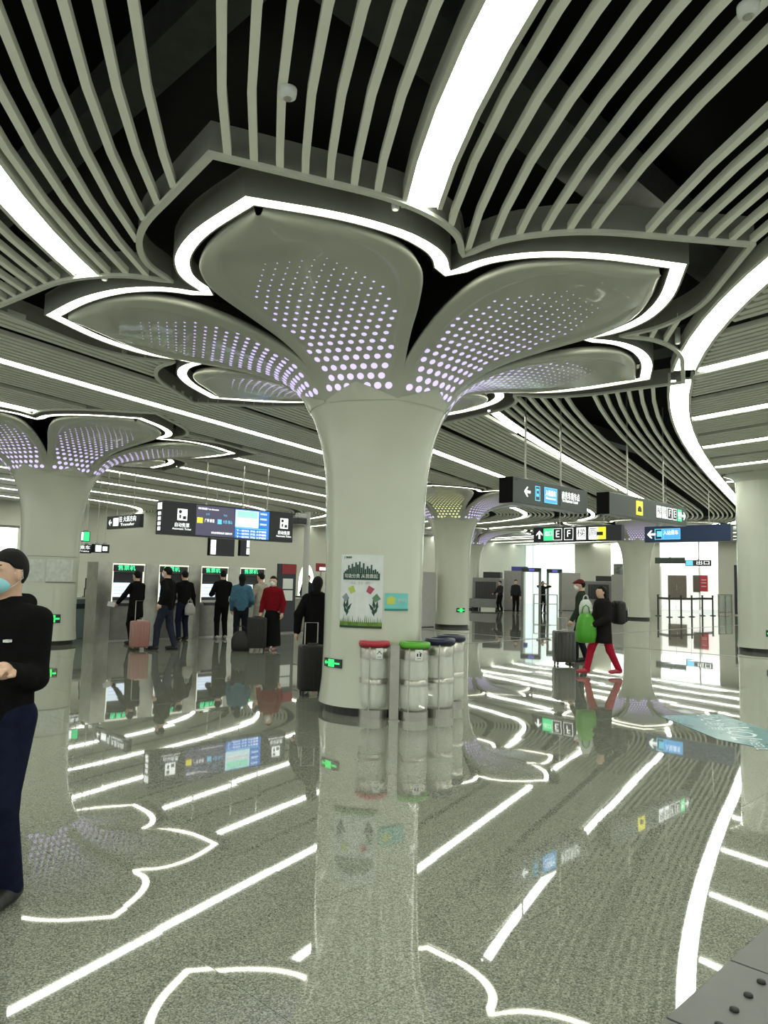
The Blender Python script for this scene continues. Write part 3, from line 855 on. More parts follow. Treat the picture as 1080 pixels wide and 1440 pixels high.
small_sign('narrow black hanging sign with edge pictograms under the display', sign_frame('b', 21.5, 337, 350, 758, 782, 758, 782), [('P', 0.33, 0.72, 0.3, 0.4, LITW), ('P', 0.33, 0.28, 0.3, 0.35, LITW)])
small_sign('small white and green lit exit sign right of the left column', sign_frame('b', 19.5, 107, 126, 747, 762, 747, 761), [('P', -0.25, 0.5, 0.46, 0.8, LITW), ('P', 0.22, 0.5, 0.42, 0.9, LITG)])
small_sign('small black sign with arrow and white characters below the green exit sign', sign_frame('b', 20.0, 104, 128, 766, 778, 766, 778), [('A', -0.4, 0.6, 0, 0.4, 'L'), ('T', 0.1, 0.65, 0.6, 0.5, '乘车'), ('T', 0.05, 0.25, 0.6, 0.3, 'Trains')])
small_sign('small black sign with white pictogram and white hand mark, left of the machines', sign_frame('b', 19.5, 131, 153, 765, 777, 766, 778), [('P', -0.22, 0.5, 0.36, 0.75, LITW), ('P', 0.2, 0.5, 0.3, 0.5, LITW)])
small_sign('small dark hanging bar sign in the bright opening right of the far column', sign_frame('a', 45.0, 922, 963, 784, 793, 784, 792), [], SIGNGY, (0.0,))
small_sign('far teal and white sign in the bright opening beside the dark bar', sign_frame('a', 47.0, 964, 1000, 787, 796, 788, 796), [('P', -0.33, 0.5, 0.28, 0.8, LITC), ('T', 0.2, 0.5, 0.5, 0.7, '出口')], SIGNGY, (0.0,))

# ================================================================== COLUMN NOTICES
def on_column(key, px, py, rr):
    """pixel ray against a column of radius rr -> angle about the column axis and height"""
    u = ray(px, py); c = CXY[key]
    A = u[0] ** 2 + u[1] ** 2; B = -2 * (u[0] * c[0] + u[1] * c[1]); C = c[0] ** 2 + c[1] ** 2 - rr * rr
    D = max(B * B - 4 * A * C, 0); s = (-B - math.sqrt(D)) / (2 * A)
    return math.atan2(u[1] * s - c[1], u[0] * s - c[0]), HC + u[2] * s
def curved(t, th0, th1, z0, z1, rr, m, name, n=10, th=0.004):
    """bent sheet on a column: local frame of thing t is column-centred"""
    v = []; f = []
    for i in range(n + 1):
        a = th0 + (th1 - th0) * i / n
        for r in (rr, rr + th):
            for z in (z0, z1): v.append((r * math.cos(a), r * math.sin(a), z))
    for i in range(n):
        q = 4 * i
        f += [(q, q + 4, q + 5, q + 1), (q + 2, q + 3, q + 7, q + 6), (q + 1, q + 5, q + 7, q + 3), (q, q + 2, q + 6, q + 4)]
    f += [(0, 1, 3, 2), (4 * n, 4 * n + 2, 4 * n + 3, 4 * n + 1)]
    return mk(name, v, f, m, t)
def bend_poly(t, polys, rr, m, name, thc, zc, th=0.003):
    """flat shapes (x to the right, z up, metres) wrapped round the column at angle thc"""
    mb = MB()
    for poly in polys:
        n = len(poly); v = []
        for r in (rr + th, rr):
            for x, z in poly:
                a = thc + x / rr; v.append((r * math.cos(a), r * math.sin(a), zc + z))
        mb.add(v, [tuple(range(n)), tuple(range(2 * n - 1, n - 1, -1))] + [(i, i + n, (i + 1) % n + n, (i + 1) % n) for i in range(n)])
    return mb.build(name, m, t)
def strips(x0, x1, z0, z1, n=12):
    return [[(x0 + (x1 - x0) * i / n, z0), (x0 + (x1 - x0) * (i + 1) / n, z0), (x0 + (x1 - x0) * (i + 1) / n, z1), (x0 + (x1 - x0) * i / n, z1)] for i in range(n)]
def bend_text(t, body, size, m, rr, thc, x, z, width=None):
    o = text(body, size, m, t, (0, 0, 0)); me = o.data
    k = o.scale[0] if not width else width / max(1e-6, max(q.co.x for q in me.vertices) - min(q.co.x for q in me.vertices))
    for q in me.vertices:
        a = thc + (x + q.co.x * k) / rr
        r = rr + q.co.z
        zz = z + q.co.y
        q.co = (r * math.cos(a), r * math.sin(a), zz)
    o.location = (0, 0, 0); o.rotation_euler = (0, 0, 0); o.scale = (1, 1, 1)
    return o
c = CXY['main']; RR = 0.616
tp = thing('poster', 'white recycling poster with dark green skyline banner and grass on the main column', 'poster', (c[0], c[1], 0))
a0, zt = on_column('main', 481, 780, RR); a1, zb = on_column('main', 537, 884, RR)
am, zm = (a0 + a1) / 2, (zt + zb) / 2; PW, PH = (a1 - a0) * RR, zt - zb
curved(tp, a0, a1, zb, zt, RR + 0.001, mat('poster_pale', (0.62, 0.66, 0.66), 0.5, noise=0.05), 'sheet')
R2 = RR + 0.006
DKG = mat('poster_dark_green', (0.012, 0.06, 0.04), 0.5)
sk = []
for i, hh in enumerate([.03, .05, .11, .07, .13, .09, .15, .12, .16, .08, .14, .06, .10, .07, .12, .05, .06, .03]):
    x = -0.40 * PW + i * 0.8 * PW / 18; sk.append([(x, 0.245 * PH), (x + 0.036 * PW, 0.245 * PH), (x + 0.036 * PW, (0.245 + hh) * PH), (x, (0.245 + hh) * PH)])
sk += strips(-0.43 * PW, 0.43 * PW, 0.155 * PH, 0.25 * PH)
bend_poly(tp, sk, R2, DKG, 'skyline_banner', am, zm)
bend_text(tp, '垃圾分类 从我做起', 0.055, PAPER, R2 + 0.006, am, 0, zm + 0.205 * PH, 0.78 * PW)
bend_text(tp, '广州地铁', 0.03, SIGNBK, R2, am, -0.32 * PW, zm + 0.46 * PH, 0.2 * PW)
bend_text(tp, '垃 分 类', 0.045, mat('poster_grey', (0.4, 0.45, 0.45), 0.5), R2, am, 0, zm + 0.11 * PH, 0.45 * PW)
def rotq(cx, cz, w, h, a):
    co, si = math.cos(a), math.sin(a)
    return [(cx + x * co - z * si, cz + x * si + z * co) for x, z in ((-w * .4, -h / 2), (w * .4, -h / 2), (w / 2, h / 2), (-w / 2, h / 2))]
for nm, col, x, z, a in (('lime', (0.42, 0.5, 0.1), -0.2, 0.02, 0.45), ('maroon', (0.35, 0.06, 0.10), 0.22, 0.02, -0.5), ('slate', (0.22, 0.26, 0.29), -0.35, -0.09, 0.7), ('moss', (0.10, 0.22, 0.12), 0.36, -0.09, -0.9)):
    bend_poly(tp, [rotq(x * PW, z * PH, 0.15 * PW, 0.09 * PH, a)], R2, mat('bin_' + nm, col, 0.5), 'bin_picture', am, zm)
lf = []
for sx in (-1, 1):
    for k, (dx, dz, an) in enumerate(((0.30, -0.27, 0.2), (0.36, -0.25, -0.4), (0.26, -0.22, 0.6), (0.38, -0.19, -0.1), (0.31, -0.17, 0.15))):
        cx, cz = sx * dx * PW, dz * PH; lw, lh = 0.035 * PW, 0.07 * PH
        lf.append([(cx + (x * math.cos(an * sx) - z * math.sin(an * sx)), cz + (x * math.sin(an * sx) + z * math.cos(an * sx))) for x, z in ((0, -lh), (lw, -lh * .2), (0, lh), (-lw, -lh * .2))])
bend_poly(tp, lf, R2, DKG, 'leaf_print', am, zm)
gr = strips(-0.5 * PW, 0.5 * PW, -0.5 * PH, -0.42 * PH)
for i in range(22):
    x = (-0.48 + 0.96 * i / 21) * PW; hh = random.uniform(0.04, 0.12) * PH
    gr.append([(x - 0.012 * PW, -0.43 * PH), (x + 0.012 * PW, -0.43 * PH), (x + random.uniform(-.01, .01) * PW, -0.43 * PH + hh)])
bend_poly(tp, gr, R2, mat('poster_grass', (0.10, 0.20, 0.03), 0.5, noise=0.5, nscale=14), 'grass_print', am, zm)
bend_poly(tp, strips(-0.5 * PW, 0.5 * PW, -0.5 * PH, -0.47 * PH), R2 + 0.003, mat('poster_earth', (0.02, 0.04, 0.012), 0.5), 'ground_print', am, zm)
# small teal notice
tq = thing('notice', 'small teal notice with yellow mark right of the poster', 'notice', (c[0], c[1], 0))
a0, zt = on_column('main', 541, 834, RR); a1, zb = on_column('main', 573, 859, RR)
curved(tq, a0, a1, zb, zt, RR + 0.001, mat('teal_notice', (0.16, 0.52, 0.50), 0.4), 'sheet')
NW, NH, an, zn = (a1 - a0) * RR, zt - zb, (a0 + a1) / 2, (zt + zb) / 2
bend_poly(tq, [[(-0.42 * NW, -0.12 * NH), (-0.1 * NW, -0.12 * NH), (-0.08 * NW, 0.2 * NH), (-0.25 * NW, 0.36 * NH), (-0.42 * NW, 0.2 * NH)]], R2, mat('notice_yellow', (0.5, 0.55, 0.1), 0.5), 'yellow_mark', an, zn)
bend_poly(tq, strips(-0.5 * NW, 0.5 * NW, -0.5 * NH, -0.38 * NH, 8), R2, mat('notice_deep', (0.03, 0.22, 0.20), 0.5), 'foot_bar', an, zn)
bend_text(tq, '爱护环境', 0.05, mat('notice_pale', (0.5, 0.62, 0.62), 0.5), R2, an, 0.22 * NW, zn + 0.05 * NH, 0.4 * NW)
# evacuation signs low on the columns
def exit_plate(key, x0, x1, y0, y1, label):
    c = CXY[key]; R_ = 0.622
    t = thing('exit_sign', label, 'exit sign', (c[0], c[1], 0))
    a0, zt = on_column(key, x0, y0, R_); a1, zb = on_column(key, x1, y1, R_)
    an, zn = (a0 + a1) / 2, (zt + zb) / 2; w, h = (a1 - a0) * R_, zt - zb
    curved(t, a0, a1, zb, zt, R_, SIGNBK, 'panel', 8, 0.02)
    Rp = R_ + 0.022
    bend_poly(t, [[(-0.17 * w, -0.42 * h), (0.17 * w, -0.42 * h), (0.17 * w, 0.42 * h), (-0.17 * w, 0.42 * h)]], Rp, mat('exit_green', (0.05, 0.6, 0.15), 0.5, emit=(0.02, 0.85, 0.14), estr=0.9), 'running_man_panel', an, zn)
    bend_poly(t, [[(-0.44 * w, 0), (-0.33 * w, 0.25 * h), (-0.33 * w, 0.1 * h), (-0.2 * w, 0.1 * h), (-0.2 * w, -0.1 * h), (-0.33 * w, -0.1 * h), (-0.33 * w, -0.25 * h)]], Rp, MATS['exit_green'], 'arrow', an, zn)
    bend_poly(t, [[(0.2 * w, -0.1 * h), (0.44 * w, -0.1 * h), (0.44 * w, 0.1 * h), (0.2 * w, 0.1 * h)]], Rp, MATS['exit_green'], 'arrow', an, zn)
exit_plate('main', 458.5, 481, 924, 940, 'green lit evacuation sign low on the main column')
exit_plate('west', 62, 84, 864, 876, 'green lit evacuation sign low on the left column')
exit_plate('back', 642, 653, 855, 861, 'green lit evacuation sign low on the column behind the bins')
exit_plate('right', 1077, 1094, 886, 896, 'evacuation sign low on the plain right column at the edge')
# paper notices in a clear holder on the left column
tn = thing('notice_board', 'clear holder with two grey paper notices on the left column', 'notice', (*CXY['west'], 0))
R_ = 0.62
for x0, x1 in ((40, 62), (66, 101)):
    a0, zt = on_column('west', x0, 786, R_); a1, zb = on_column('west', x1, 818, R_)
    curved(tn, a0, a1, zb, zt, R_ + 0.002, mat('grey_paper', (0.55, 0.57, 0.53), 0.5, noise=0.12, nscale=14), 'paper')
a0, zt = on_column('west', 38, 782, R_); a1, zb = on_column('west', 112, 784, R_)
curved(tn, a0, a1, zb, zt, R_ + 0.002, STEELD, 'top_rail')
a0, zt = on_column('west', 64, 818, R_); a1, zb = on_column('west', 106, 820, R_)
curved(tn, a0, a1, zb, zt, R_ + 0.002, STEELD, 'bottom_rail')

# ================================================================== RECYCLING BINS
BAG = mat('clear_bin_bag', (0.80, 0.82, 0.76), 0.35, alpha=0.55, spec=0.6, bump=0.6, nscale=14)
def make_bin(label, lid_m, loc, rz, tall=0.87, card=True, glyph='X'):
    t = thing('recycling_bin', label, 'bin', loc, rz)
    r = 0.165
    MB().lathe([(r + 0.005, 0), (r + 0.005, 0.10), (r - 0.01, 0.10)], 32).build('base', STEEL, t)
    MB().lathe([(r - 0.02, tall - 0.03), (r + 0.015, tall - 0.05), (r + 0.022, tall - 0.01), (r + 0.012, tall + 0.015), (r - 0.05, tall + 0.02), (r - 0.05, tall - 0.03)], 32, cap=False).build('lid_ring', lid_m, t, True)
    MB().lathe([(r + 0.002, tall - 0.18), (r + 0.002, tall - 0.045), (r - 0.004, tall - 0.045), (r - 0.004, tall - 0.18)], 32, cap=False).build('upper_band', STEEL, t, True)
    MB().lathe([(r + 0.003, 0.40), (r + 0.003, 0.46), (r - 0.004, 0.46), (r - 0.004, 0.40)], 32, cap=False).build('middle_band', STEEL, t, True)
    # bag: wrinkled sack bulging between the bands
    v = []; f = []; n = 40
    prof = [(0.02, 0.105), (0.10, 0.107), (0.15, 0.13), (0.163, 0.2), (0.166, 0.3), (0.158, 0.40), (0.156, 0.46), (0.163, 0.55), (0.158, 0.66), (0.156, tall - 0.05)]
    rnd = random.Random(hash(label) % 1000)
    ph = [rnd.uniform(0, 6.28) for _ in range(3)]
    for rr, z in prof:
        for i in range(n):
            th = 2 * PI * i / n
            q = rr * (1 + 0.03 * math.sin(7 * th + ph[0] + 5 * z) + 0.02 * math.sin(11 * th + ph[1] - 9 * z)) if rr > 0.05 else rr
            v.append((q * math.cos(th), q * math.sin(th), z))
    for k in range(len(prof) - 1):
        for i in range(n):
            j = (i + 1) % n; f.append((k * n + i, k * n + j, (k + 1) * n + j, (k + 1) * n + i))
    f.append(tuple(range(n - 1, -1, -1)))
    mk('clear_bag', v, f, BAG, t, True)
    for th in (0.35, 2.79, 4.3):
        bx('upright', (r * math.cos(th), r * math.sin(th), tall / 2), (0.014, 0.014, tall - 0.06), STEEL, t)
    if card:
        a = -PI / 2 + 0.25
        k_ = MB().box((0, 0, 0), (0.085, 0.006, 0.12)).build('label_card', PAPER, t)
        k_.location = ((r + 0.008) * math.cos(a), (r + 0.008) * math.sin(a), tall - 0.12); k_.rotation_euler = (0, 0, a + PI / 2)
        if glyph == 'X':
            for s_ in (-1, 1):
                q = bx('card_mark', (0, -0.004, 0.015), (0.055, 0.003, 0.007), SIGNBK, k_); q.rotation_euler = (0, s_ * 0.75, 0)
        else:
            for xx in (-0.017, 0.017): bx('card_mark', (xx, -0.004, 0.0), (0.018, 0.003, 0.035), SIGNBK, k_)
            q = bx('card_mark', (0, -0.004, 0.03), (0.05, 0.003, 0.006), SIGNBK, k_); q.rotation_euler = (0, 0.6, 0)
        bx('card_mark', (0, -0.004, -0.04), (0.05, 0.003, 0.006), SIGNBK, k_)
    return t
def gp(px, py, back=0.0):
    p = on_z(px, py); d = np.hypot(p[0], p[1]); return (p[0] * (1 + back / d), p[1] * (1 + back / d), 0)
REDP = mat('red_plastic', (0.42, 0.03, 0.05), 0.35); GRNP = mat('green_plastic', (0.10, 0.38, 0.03), 0.35); NAVP = mat('navy_plastic', (0.012, 0.015, 0.045), 0.3); DGRP = mat('dark_green_plastic', (0.01, 0.05, 0.015), 0.3)
make_bin('recycling bin with red lid ring, leftmost of the row at the main column', REDP, gp(524, 1012, 0.17), 0.1)
make_bin('recycling bin with bright green lid ring beside the steel post', GRNP, gp(581, 1015, 0.17), 0.0, glyph='II')
make_bin('recycling bin with navy blue lid, second from the right', NAVP, gp(617, 1010, 0.17), 0.3, 0.90, card=False)
make_bin('recycling bin with navy blue lid, rightmost of the row', NAVP, gp(633, 1000, 0.25), 0.5, 0.90, card=False)
px_ = gp(553, 1014, 0.05)
t = thing('bin_post', 'square steel post between the red and green bins', 'post', px_, 0.1)
MB().box((0, 0, 0.43), (0.11, 0.06, 0.84), 0.006).build('post', STEEL, t); bx('foot', (0, 0, 0.006), (0.13, 0.12, 0.012), STEEL, t)

# ================================================================== TICKET MACHINES
BM = 17.1
def local_frame(name, label, cat, a, b, rz=PI / 4, group=None):
    return thing(name, label, cat, (*XY(a, b), 0), rz, group)
TMW = 1.2
KA = [8.29 + 1.2 * k for k in range(4)]
SCRW = mat('machine_screen', (0.6, 0.65, 0.75), 0.3, emit=(0.62, 0.72, 0.85), estr=0.8)
GLOWM = mat('machine_glow', (0.8, 0.8, 0.7), 0.4, emit=(0.85, 0.88, 0.7), estr=0.6)
LEDG = mat('led_green', (0.1, 0.7, 0.3), 0.5, emit=(0.05, 0.75, 0.3), estr=1.3)
names_tm = ['leftmost ticket machine, used by the passenger holding a paper', 'second ticket machine from the left, behind the man with the pink suitcase', 'third ticket machine from the left, behind the passenger in all black', 'fourth ticket machine from the left, behind the blue and beige jackets', 'rightmost ticket machine beside the notice stand']
def machine(a, label):
    t = local_frame('ticket_machine', label, 'ticket machine', a, BM, group='ticket machines in a row')
    w = TMW - 0.006; fw = 0.80; x0 = 0.10        # wide steel panel on the left, recessed front on the right
    # body around the recess
    mb = MB()
    mb.box((-w / 2 + (w - fw) / 2 - 0.02, 0.3, 0.93), (w - fw - 0.04, 0.6, 1.86))
    mb.box((w / 2 - 0.02, 0.3, 0.93), (0.04, 0.6, 1.86))
    mb.box((x0 + 0.06, 0.33, 0.44), (fw + 0.0, 0.54, 0.88))
    mb.box((x0 + 0.06, 0.42, 1.3), (fw, 0.36, 0.86))
    mb.box((x0 + 0.06, 0.3, 1.83), (fw, 0.6, 0.06))
    mb.build('body', STEEL, t)
    xm = x0 + 0.06
    bx('lower_door', (xm, 0.05, 0.44), (fw - 0.04, 0.02, 0.82), STEELD, t)
    bx('upper_panel', (xm, 0.22, 1.52), (fw - 0.06, 0.03, 0.24), SIGNBK, t)
    bx('fascia_panel', (xm, 0.20, 1.2), (fw - 0.06, 0.05, 0.48), mat('machine_dark', (0.03, 0.035, 0.04), 0.3), t)
    s = bx('touch_screen', (xm - 0.10, 0.165, 1.21), (0.46, 0.02, 0.34), SCRW, t)
    for k in range(3): bx('screen_row', (xm - 0.10, 0.152, 1.12 + 0.08 * k), (0.36, 0.004, 0.02), mat('screen_row', (0.4, 0.5, 0.62), 0.4, emit=(0.4, 0.52, 0.66), estr=0.7), s)
    bx('coin_panel', (xm + 0.26, 0.165, 1.2), (0.16, 0.02, 0.32), STEELD, t)
    bx('ticket_tray', (xm, 0.06, 0.86), (0.5, 0.08, 0.07), SIGNBK, t)
    h = bx('header', (xm, 0.02, 1.73), (fw - 0.02, 0.06, 0.15), SIGNBK, t)
    bx('header_glow', (xm, 0.0, 1.825), (fw, 0.08, 0.03), GLOWM, t)
    bx('side_glow', (x0 + 0.06 - fw / 2 + 0.012, 0.01, 1.36), (0.024, 0.03, 0.9), GLOWM, t)
    bx('side_glow', (x0 + 0.06 + fw / 2 - 0.012, 0.01, 1.36), (0.024, 0.03, 0.9), GLOWM, t)
    text('售票机', 0.13, LEDG, h, (xm - 0.06, -0.014, 1.73), width=0.44)
    return t
for a, nm in zip(KA, names_tm): machine(a, nm)
# pole with surveillance housing right of the machines
a_, z_ = on_b(430, 800, 18.6)
t = local_frame('camera_pole', 'grey pole with boxed surveillance camera right of the long display', 'camera pole', a_, 18.6)
_, zt = on_b(430, 720, 18.6)
MB().tube([(0, 0, 0), (0, 0, zt)], 0.10, 12).build('pole', mat('pole_grey', (0.45, 0.46, 0.43), 0.45), t)
bx('arm', (-0.22, 0, zt - 0.12), (0.45, 0.12, 0.14), MATS['pole_grey'], t)
bx('camera_housing', (-0.40, -0.1, zt - 0.32), (0.36, 0.3, 0.2), SIGNBK, t, 0.02)
bx('foot_plate', (0, 0, 0.01), (0.35, 0.35, 0.02), STEEL, t)
# notice stand and red boards
a0, zt = on_b(391, 788, 17.6); a1, zb = on_b(413, 880, 17.6)
t = local_frame('notice_stand', 'dark notice stand with red corner and white sheets beside the ticket machines', 'notice board', (a0 + a1) / 2, 17.6)
w = a1 - a0
bx('panel', (0, 0, 1.0), (w, 0.06, 2.0), SIGNBK, t); bx('base', (0, 0, 0.02), (w, 0.4, 0.04), STEELD, t)
bx('red_header', (0.1 * w, -0.035, 1.85), (0.8 * w, 0.01, 0.28), mat('deep_red', (0.28, 0.02, 0.03), 0.5), t)
for k in range(2): bx('sheet', (0.05 * w, -0.035, 1.42 - 0.34 * k), (0.55 * w, 0.01, 0.3), PAPER, t)
a0, zt = on_b(445, 792, 19.0); a1, zb = on_b(460, 804, 19.0)
t = local_frame('wall_sign', 'small dark red and white sign peeping out left of the main column', 'sign', (a0 + a1) / 2, 19.0)
bx('post', (0, 0.03, zb / 2 + 0.01), (0.05, 0.05, zb), STEEL, t)
bx('panel', (0, 0, (zt + zb) / 2), (a1 - a0, 0.06, zt - zb), MATS['deep_red'], t); bx('white_bar', (0.02, -0.034, zb + 0.09), (0.6 * (a1 - a0), 0.01, 0.1), LITW, t)
# fare gate / steel rail with lit opening behind
t = local_frame('fare_gate', 'steel fare gate cabinet with rail left of the main column', 'fare gate', on_b(430, 870, 17.9)[0], 17.9)
MB().box((0, 0.1, 0.5), (0.35, 1.2, 1.0), 0.03).build('cabinet', STEEL, t); bx('top_glass', (0, 0.1, 1.02), (0.3, 1.1, 0.05), SIGNBK, t)
MB().tube([(0.3, -0.5, 0), (0.3, -0.5, 1.0), (0.3, 0.6, 1.0), (0.3, 0.6, 0)], 0.025, 8).build('guard_rail', STEEL, t)
a0, zt = on_b(421, 793, 24.0); a1, zb = on_b(441, 818, 24.0)
t = local_frame('arched_lamp', 'glowing arched white panel behind the masked attendant', 'light panel', (a0 + a1) / 2, 24.0)
w = (a1 - a0) / 2; mb = MB()
mb.prism([(w * math.cos(PI * k / 14), 1.25 + (zt - 1.25) * math.sin(PI * k / 14)) for k in range(15)] + [(-w, 0.6), (w, 0.6)], -0.03, 0.03)
mb.build('panel', mat('arch_glow', (0.9, 0.88, 0.8), 0.5, emit=(1.0, 0.95, 0.85), estr=1.3), t); bx('stand', (0, 0, 0.3), (2 * w, 0.3, 0.6), STEEL, t)
# information desk with monitor between left column and machines
t = local_frame('information_desk', 'pale service desk with glass front beside the left column', 'desk', on_b(113, 880, 18.3)[0], 18.3)
bx('desk_top', (0, 0.1, 0.98), (0.75, 0.6, 0.05), PAPER, t); bx('desk_body', (0, 0.15, 0.48), (0.7, 0.45, 0.95), mat('desk_glass', (0.25, 0.33, 0.34), 0.12, spec=0.8), t); bx('kick_band', (0, -0.085, 0.78), (0.7, 0.02, 0.12), mat('desk_band', (0.03, 0.05, 0.07), 0.4), t)
for xx in (-0.3, 0.3): bx('leg', (xx, -0.14, 0.48), (0.05, 0.05, 0.96), STEEL, t)
a_, z_ = on_b(121, 818, 18.35)
t = thing('monitor', 'thin black monitor seen edge-on on the service desk', 'monitor', (*XY(a_, 18.35), 1.005), PI / 4 + 1.15)
bx('screen', (0, 0, 0.33), (0.42, 0.035, 0.28), SIGNBK, t, 0.008); bx('stand', (0, 0.02, 0.12), (0.05, 0.03, 0.2), SIGNBK, t); bx('foot', (0, 0.0, 0.008), (0.2, 0.14, 0.016), SIGNBK, t)
# grey cabinet next to the rear column
p = on_z(608, 881)
t = thing('cabinet', 'tall plain grey cabinet standing left of the column behind the bins', 'cabinet', (1.62, 26.2, 0), PI / 4)
MB().box((0, 0.2, 0.97), (0.75, 0.4, 1.9), 0.015).build('body', mat('cabinet_grey', (0.36, 0.35, 0.34), 0.5, noise=0.04), t); bx('plinth', (0, 0.2, 0.012), (0.7, 0.36, 0.024), BLACKP, t)
bx('door', (0, -0.008, 0.98), (0.68, 0.014, 1.8), MATS['cabinet_grey'], t)

# ================================================================== SECURITY CHECK
AS_ = 36.0
def at_bp(px, b): return (*XY(on_b(px, 880, b)[0], b), 0)
def at_px(px, py): p = on_z(px, py); return (p[0], p[1], 0)
GREYM = mat('security_grey', (0.20, 0.20, 0.195), 0.45, metal=0.2, noise=0.08); DARKM = mat('security_dark', (0.035, 0.035, 0.036), 0.5); PANELM = mat('partition_grey', (0.30, 0.29, 0.275), 0.45, noise=0.06)
def scanner(label, px, py, rz, W=1.3, Lh=2.3):
    t = thing('baggage_scanner', label, 'scanner', at_px(px, py), rz)
    MB().box((0, 0.6, 0.42), (W, Lh, 0.5), 0.02).build('conveyor_bed', GREYM, t)
    MB().box((0, 0.6, 1.2), (W * 0.95, Lh * 0.62, 1.35), 0.05).build('tunnel_housing', GREYM, t)
    for k in range(8): bx('lead_curtain', (-W * 0.31 + k * W * 0.09, 0.6 - Lh * 0.31 - 0.02, 1.12), (W * 0.085, 0.02, 1.05), DARKM, t)
    MB().box((W * 0.15, 0.7, 2.05), (W * 0.6, 0.7, 0.35), 0.03).build('control_box', DARKM, t)
    for xx in (-W * .4, W * .4):
        for yy in (-0.3, 1.5): bx('leg', (xx, yy, 0.09), (0.08, 0.08, 0.18), DARKM, t)
    bx('belt', (0, 0.6 - Lh * 0.41, 0.69), (W * 0.7, Lh * 0.18, 0.03), RUBBER, t)
    return t
scanner('dark baggage scanner with black lead curtain beside the distant column', 683, 858, -0.35, 1.7)
scanner('grey baggage scanner half hidden behind the walking pair', 842, 857, -0.5, 1.9)
def gate(label, px, py, rz, w=0.95, h=2.35):
    t = thing('metal_detector_gate', label, 'security gate', at_px(px, py), rz)
    for s_ in (-1, 1):
        MB().box((s_ * w / 2, 0.25, h / 2), (0.10, 0.55, h), 0.02).build('side_panel', GREYM, t)
    MB().box((0, 0.25, h + 0.0), (w + 0.1, 0.55, 0.22), 0.02).build('header', DARKM, t)
    bx('status_display', (0.05, -0.03, h), (0.3, 0.02, 0.12), mat('gate_lamp', (0.1, 0.1, 0.35), 0.4, emit=(0.08, 0.08, 0.4), estr=0.6), t)
    return t
gate('walk-through metal detector gate between the two guards', 746, 862, -0.3)
gate('second walk-through gate right of the guard with raised arms', 779, 861, -0.3, 0.75)
for px, w, lab in ((720, 1.05, 'tall grey partition panel left of the first security gate'), (800, 1.3, 'tall grey-brown partition panel right of the second gate'), (872, 1.1, 'glass-edged grey partition beside the far column')):
    t = thing('partition', lab, 'partition', at_px(px, 859), -0.35)
    MB().box((0, 0.3, 1.17), (w, 0.08, 2.3), 0.01).build('panel', PANELM, t); bx('foot', (0, 0.3, 0.012), (w, 0.3, 0.024), DARKM, t)
t = thing('rail_barrier', 'thin black and white rail barrier beside the guards', 'barrier', at_px(767, 864), -0.3)
for xx in (-0.6, 0.0, 0.6): MB().tube([(xx, 0, 0), (xx, 0, 1.05)], 0.025, 6).build('post', DARKM, t)
for zz in (1.03, 0.55): MB().tube([(-0.6, 0, zz), (0.6, 0, zz)], 0.02, 6).build('rail', STEEL, t)
t = thing('utility_stand', 'pale curved stand with blue box on top behind the scanner', 'stand', at_px(730, 853), -0.3)
bx('box', (0, 0.2, 2.6), (1.1, 0.4, 0.3), mat('blue_box', (0.05, 0.06, 0.25), 0.5), t); bx('post', (0, 0.2, 1.2), (0.1, 0.1, 2.45), STEEL, t)
# queue posts with belts
SPX = [925.5, 941.5, 958, 973, 988, 1002.5]
prev = None
for k, px in enumerate(SPX):
    p = at_px(px, (866, 868, 868, 867.5, 866, 866)[k])
    t = thing('queue_post', ORD[k] + ' black belt queue post from the left in the far queue lane', 'queue post', p, PI / 4, 'queue posts in the far lane')
    MB().lathe([(0.17, 0), (0.17, 0.02), (0.05, 0.05), (0.05, 0.06)], 20).build('base', DARKM, t)
    MB().tube([(0, 0, 0.04), (0, 0, 1.12)], 0.045, 10).build('post', DARKM, t); MB().lathe([(0.06, 0), (0.06, 0.05)], 14, (0, 0, 1.12)).build('cap', DARKM, t)
    if prev is not None:
        d = Vector(p) - Vector(prev); me_ = MB()
        cs, sn = math.cos(-PI / 4), math.sin(-PI / 4); lx, ly = -d.x * cs + d.y * sn, -d.x * sn - d.y * cs
        v, f = sweep([(lx * 0.98, ly * 0.98), (lx * 0.02, ly * 0.02)], 0.01, 0.12, 0.92); mk('belt', v, f, DARKM, t)
    prev = p
t = thing('glass_railing', 'steel-framed glass railing beside the far cream wall', 'railing', at_px(1020, 864), PI / 4 - 0.3)
for xx in (-0.6, 0, 0.6): bx('post', (xx, 0, 0.6), (0.06, 0.06, 1.2), STEEL, t)
bx('top_rail', (0, 0, 1.2), (1.3, 0.06, 0.05), STEEL, t); bx('bottom_rail', (0, 0, 0.12), (1.3, 0.05, 0.05), STEEL, t)
for xx in (-0.3, 0.3): bx('pane', (xx, 0, 0.65), (0.54, 0.012, 1.0), mat('rail_glass', (0.5, 0.6, 0.55), 0.05, alpha=0.35, spec=0.8), t)
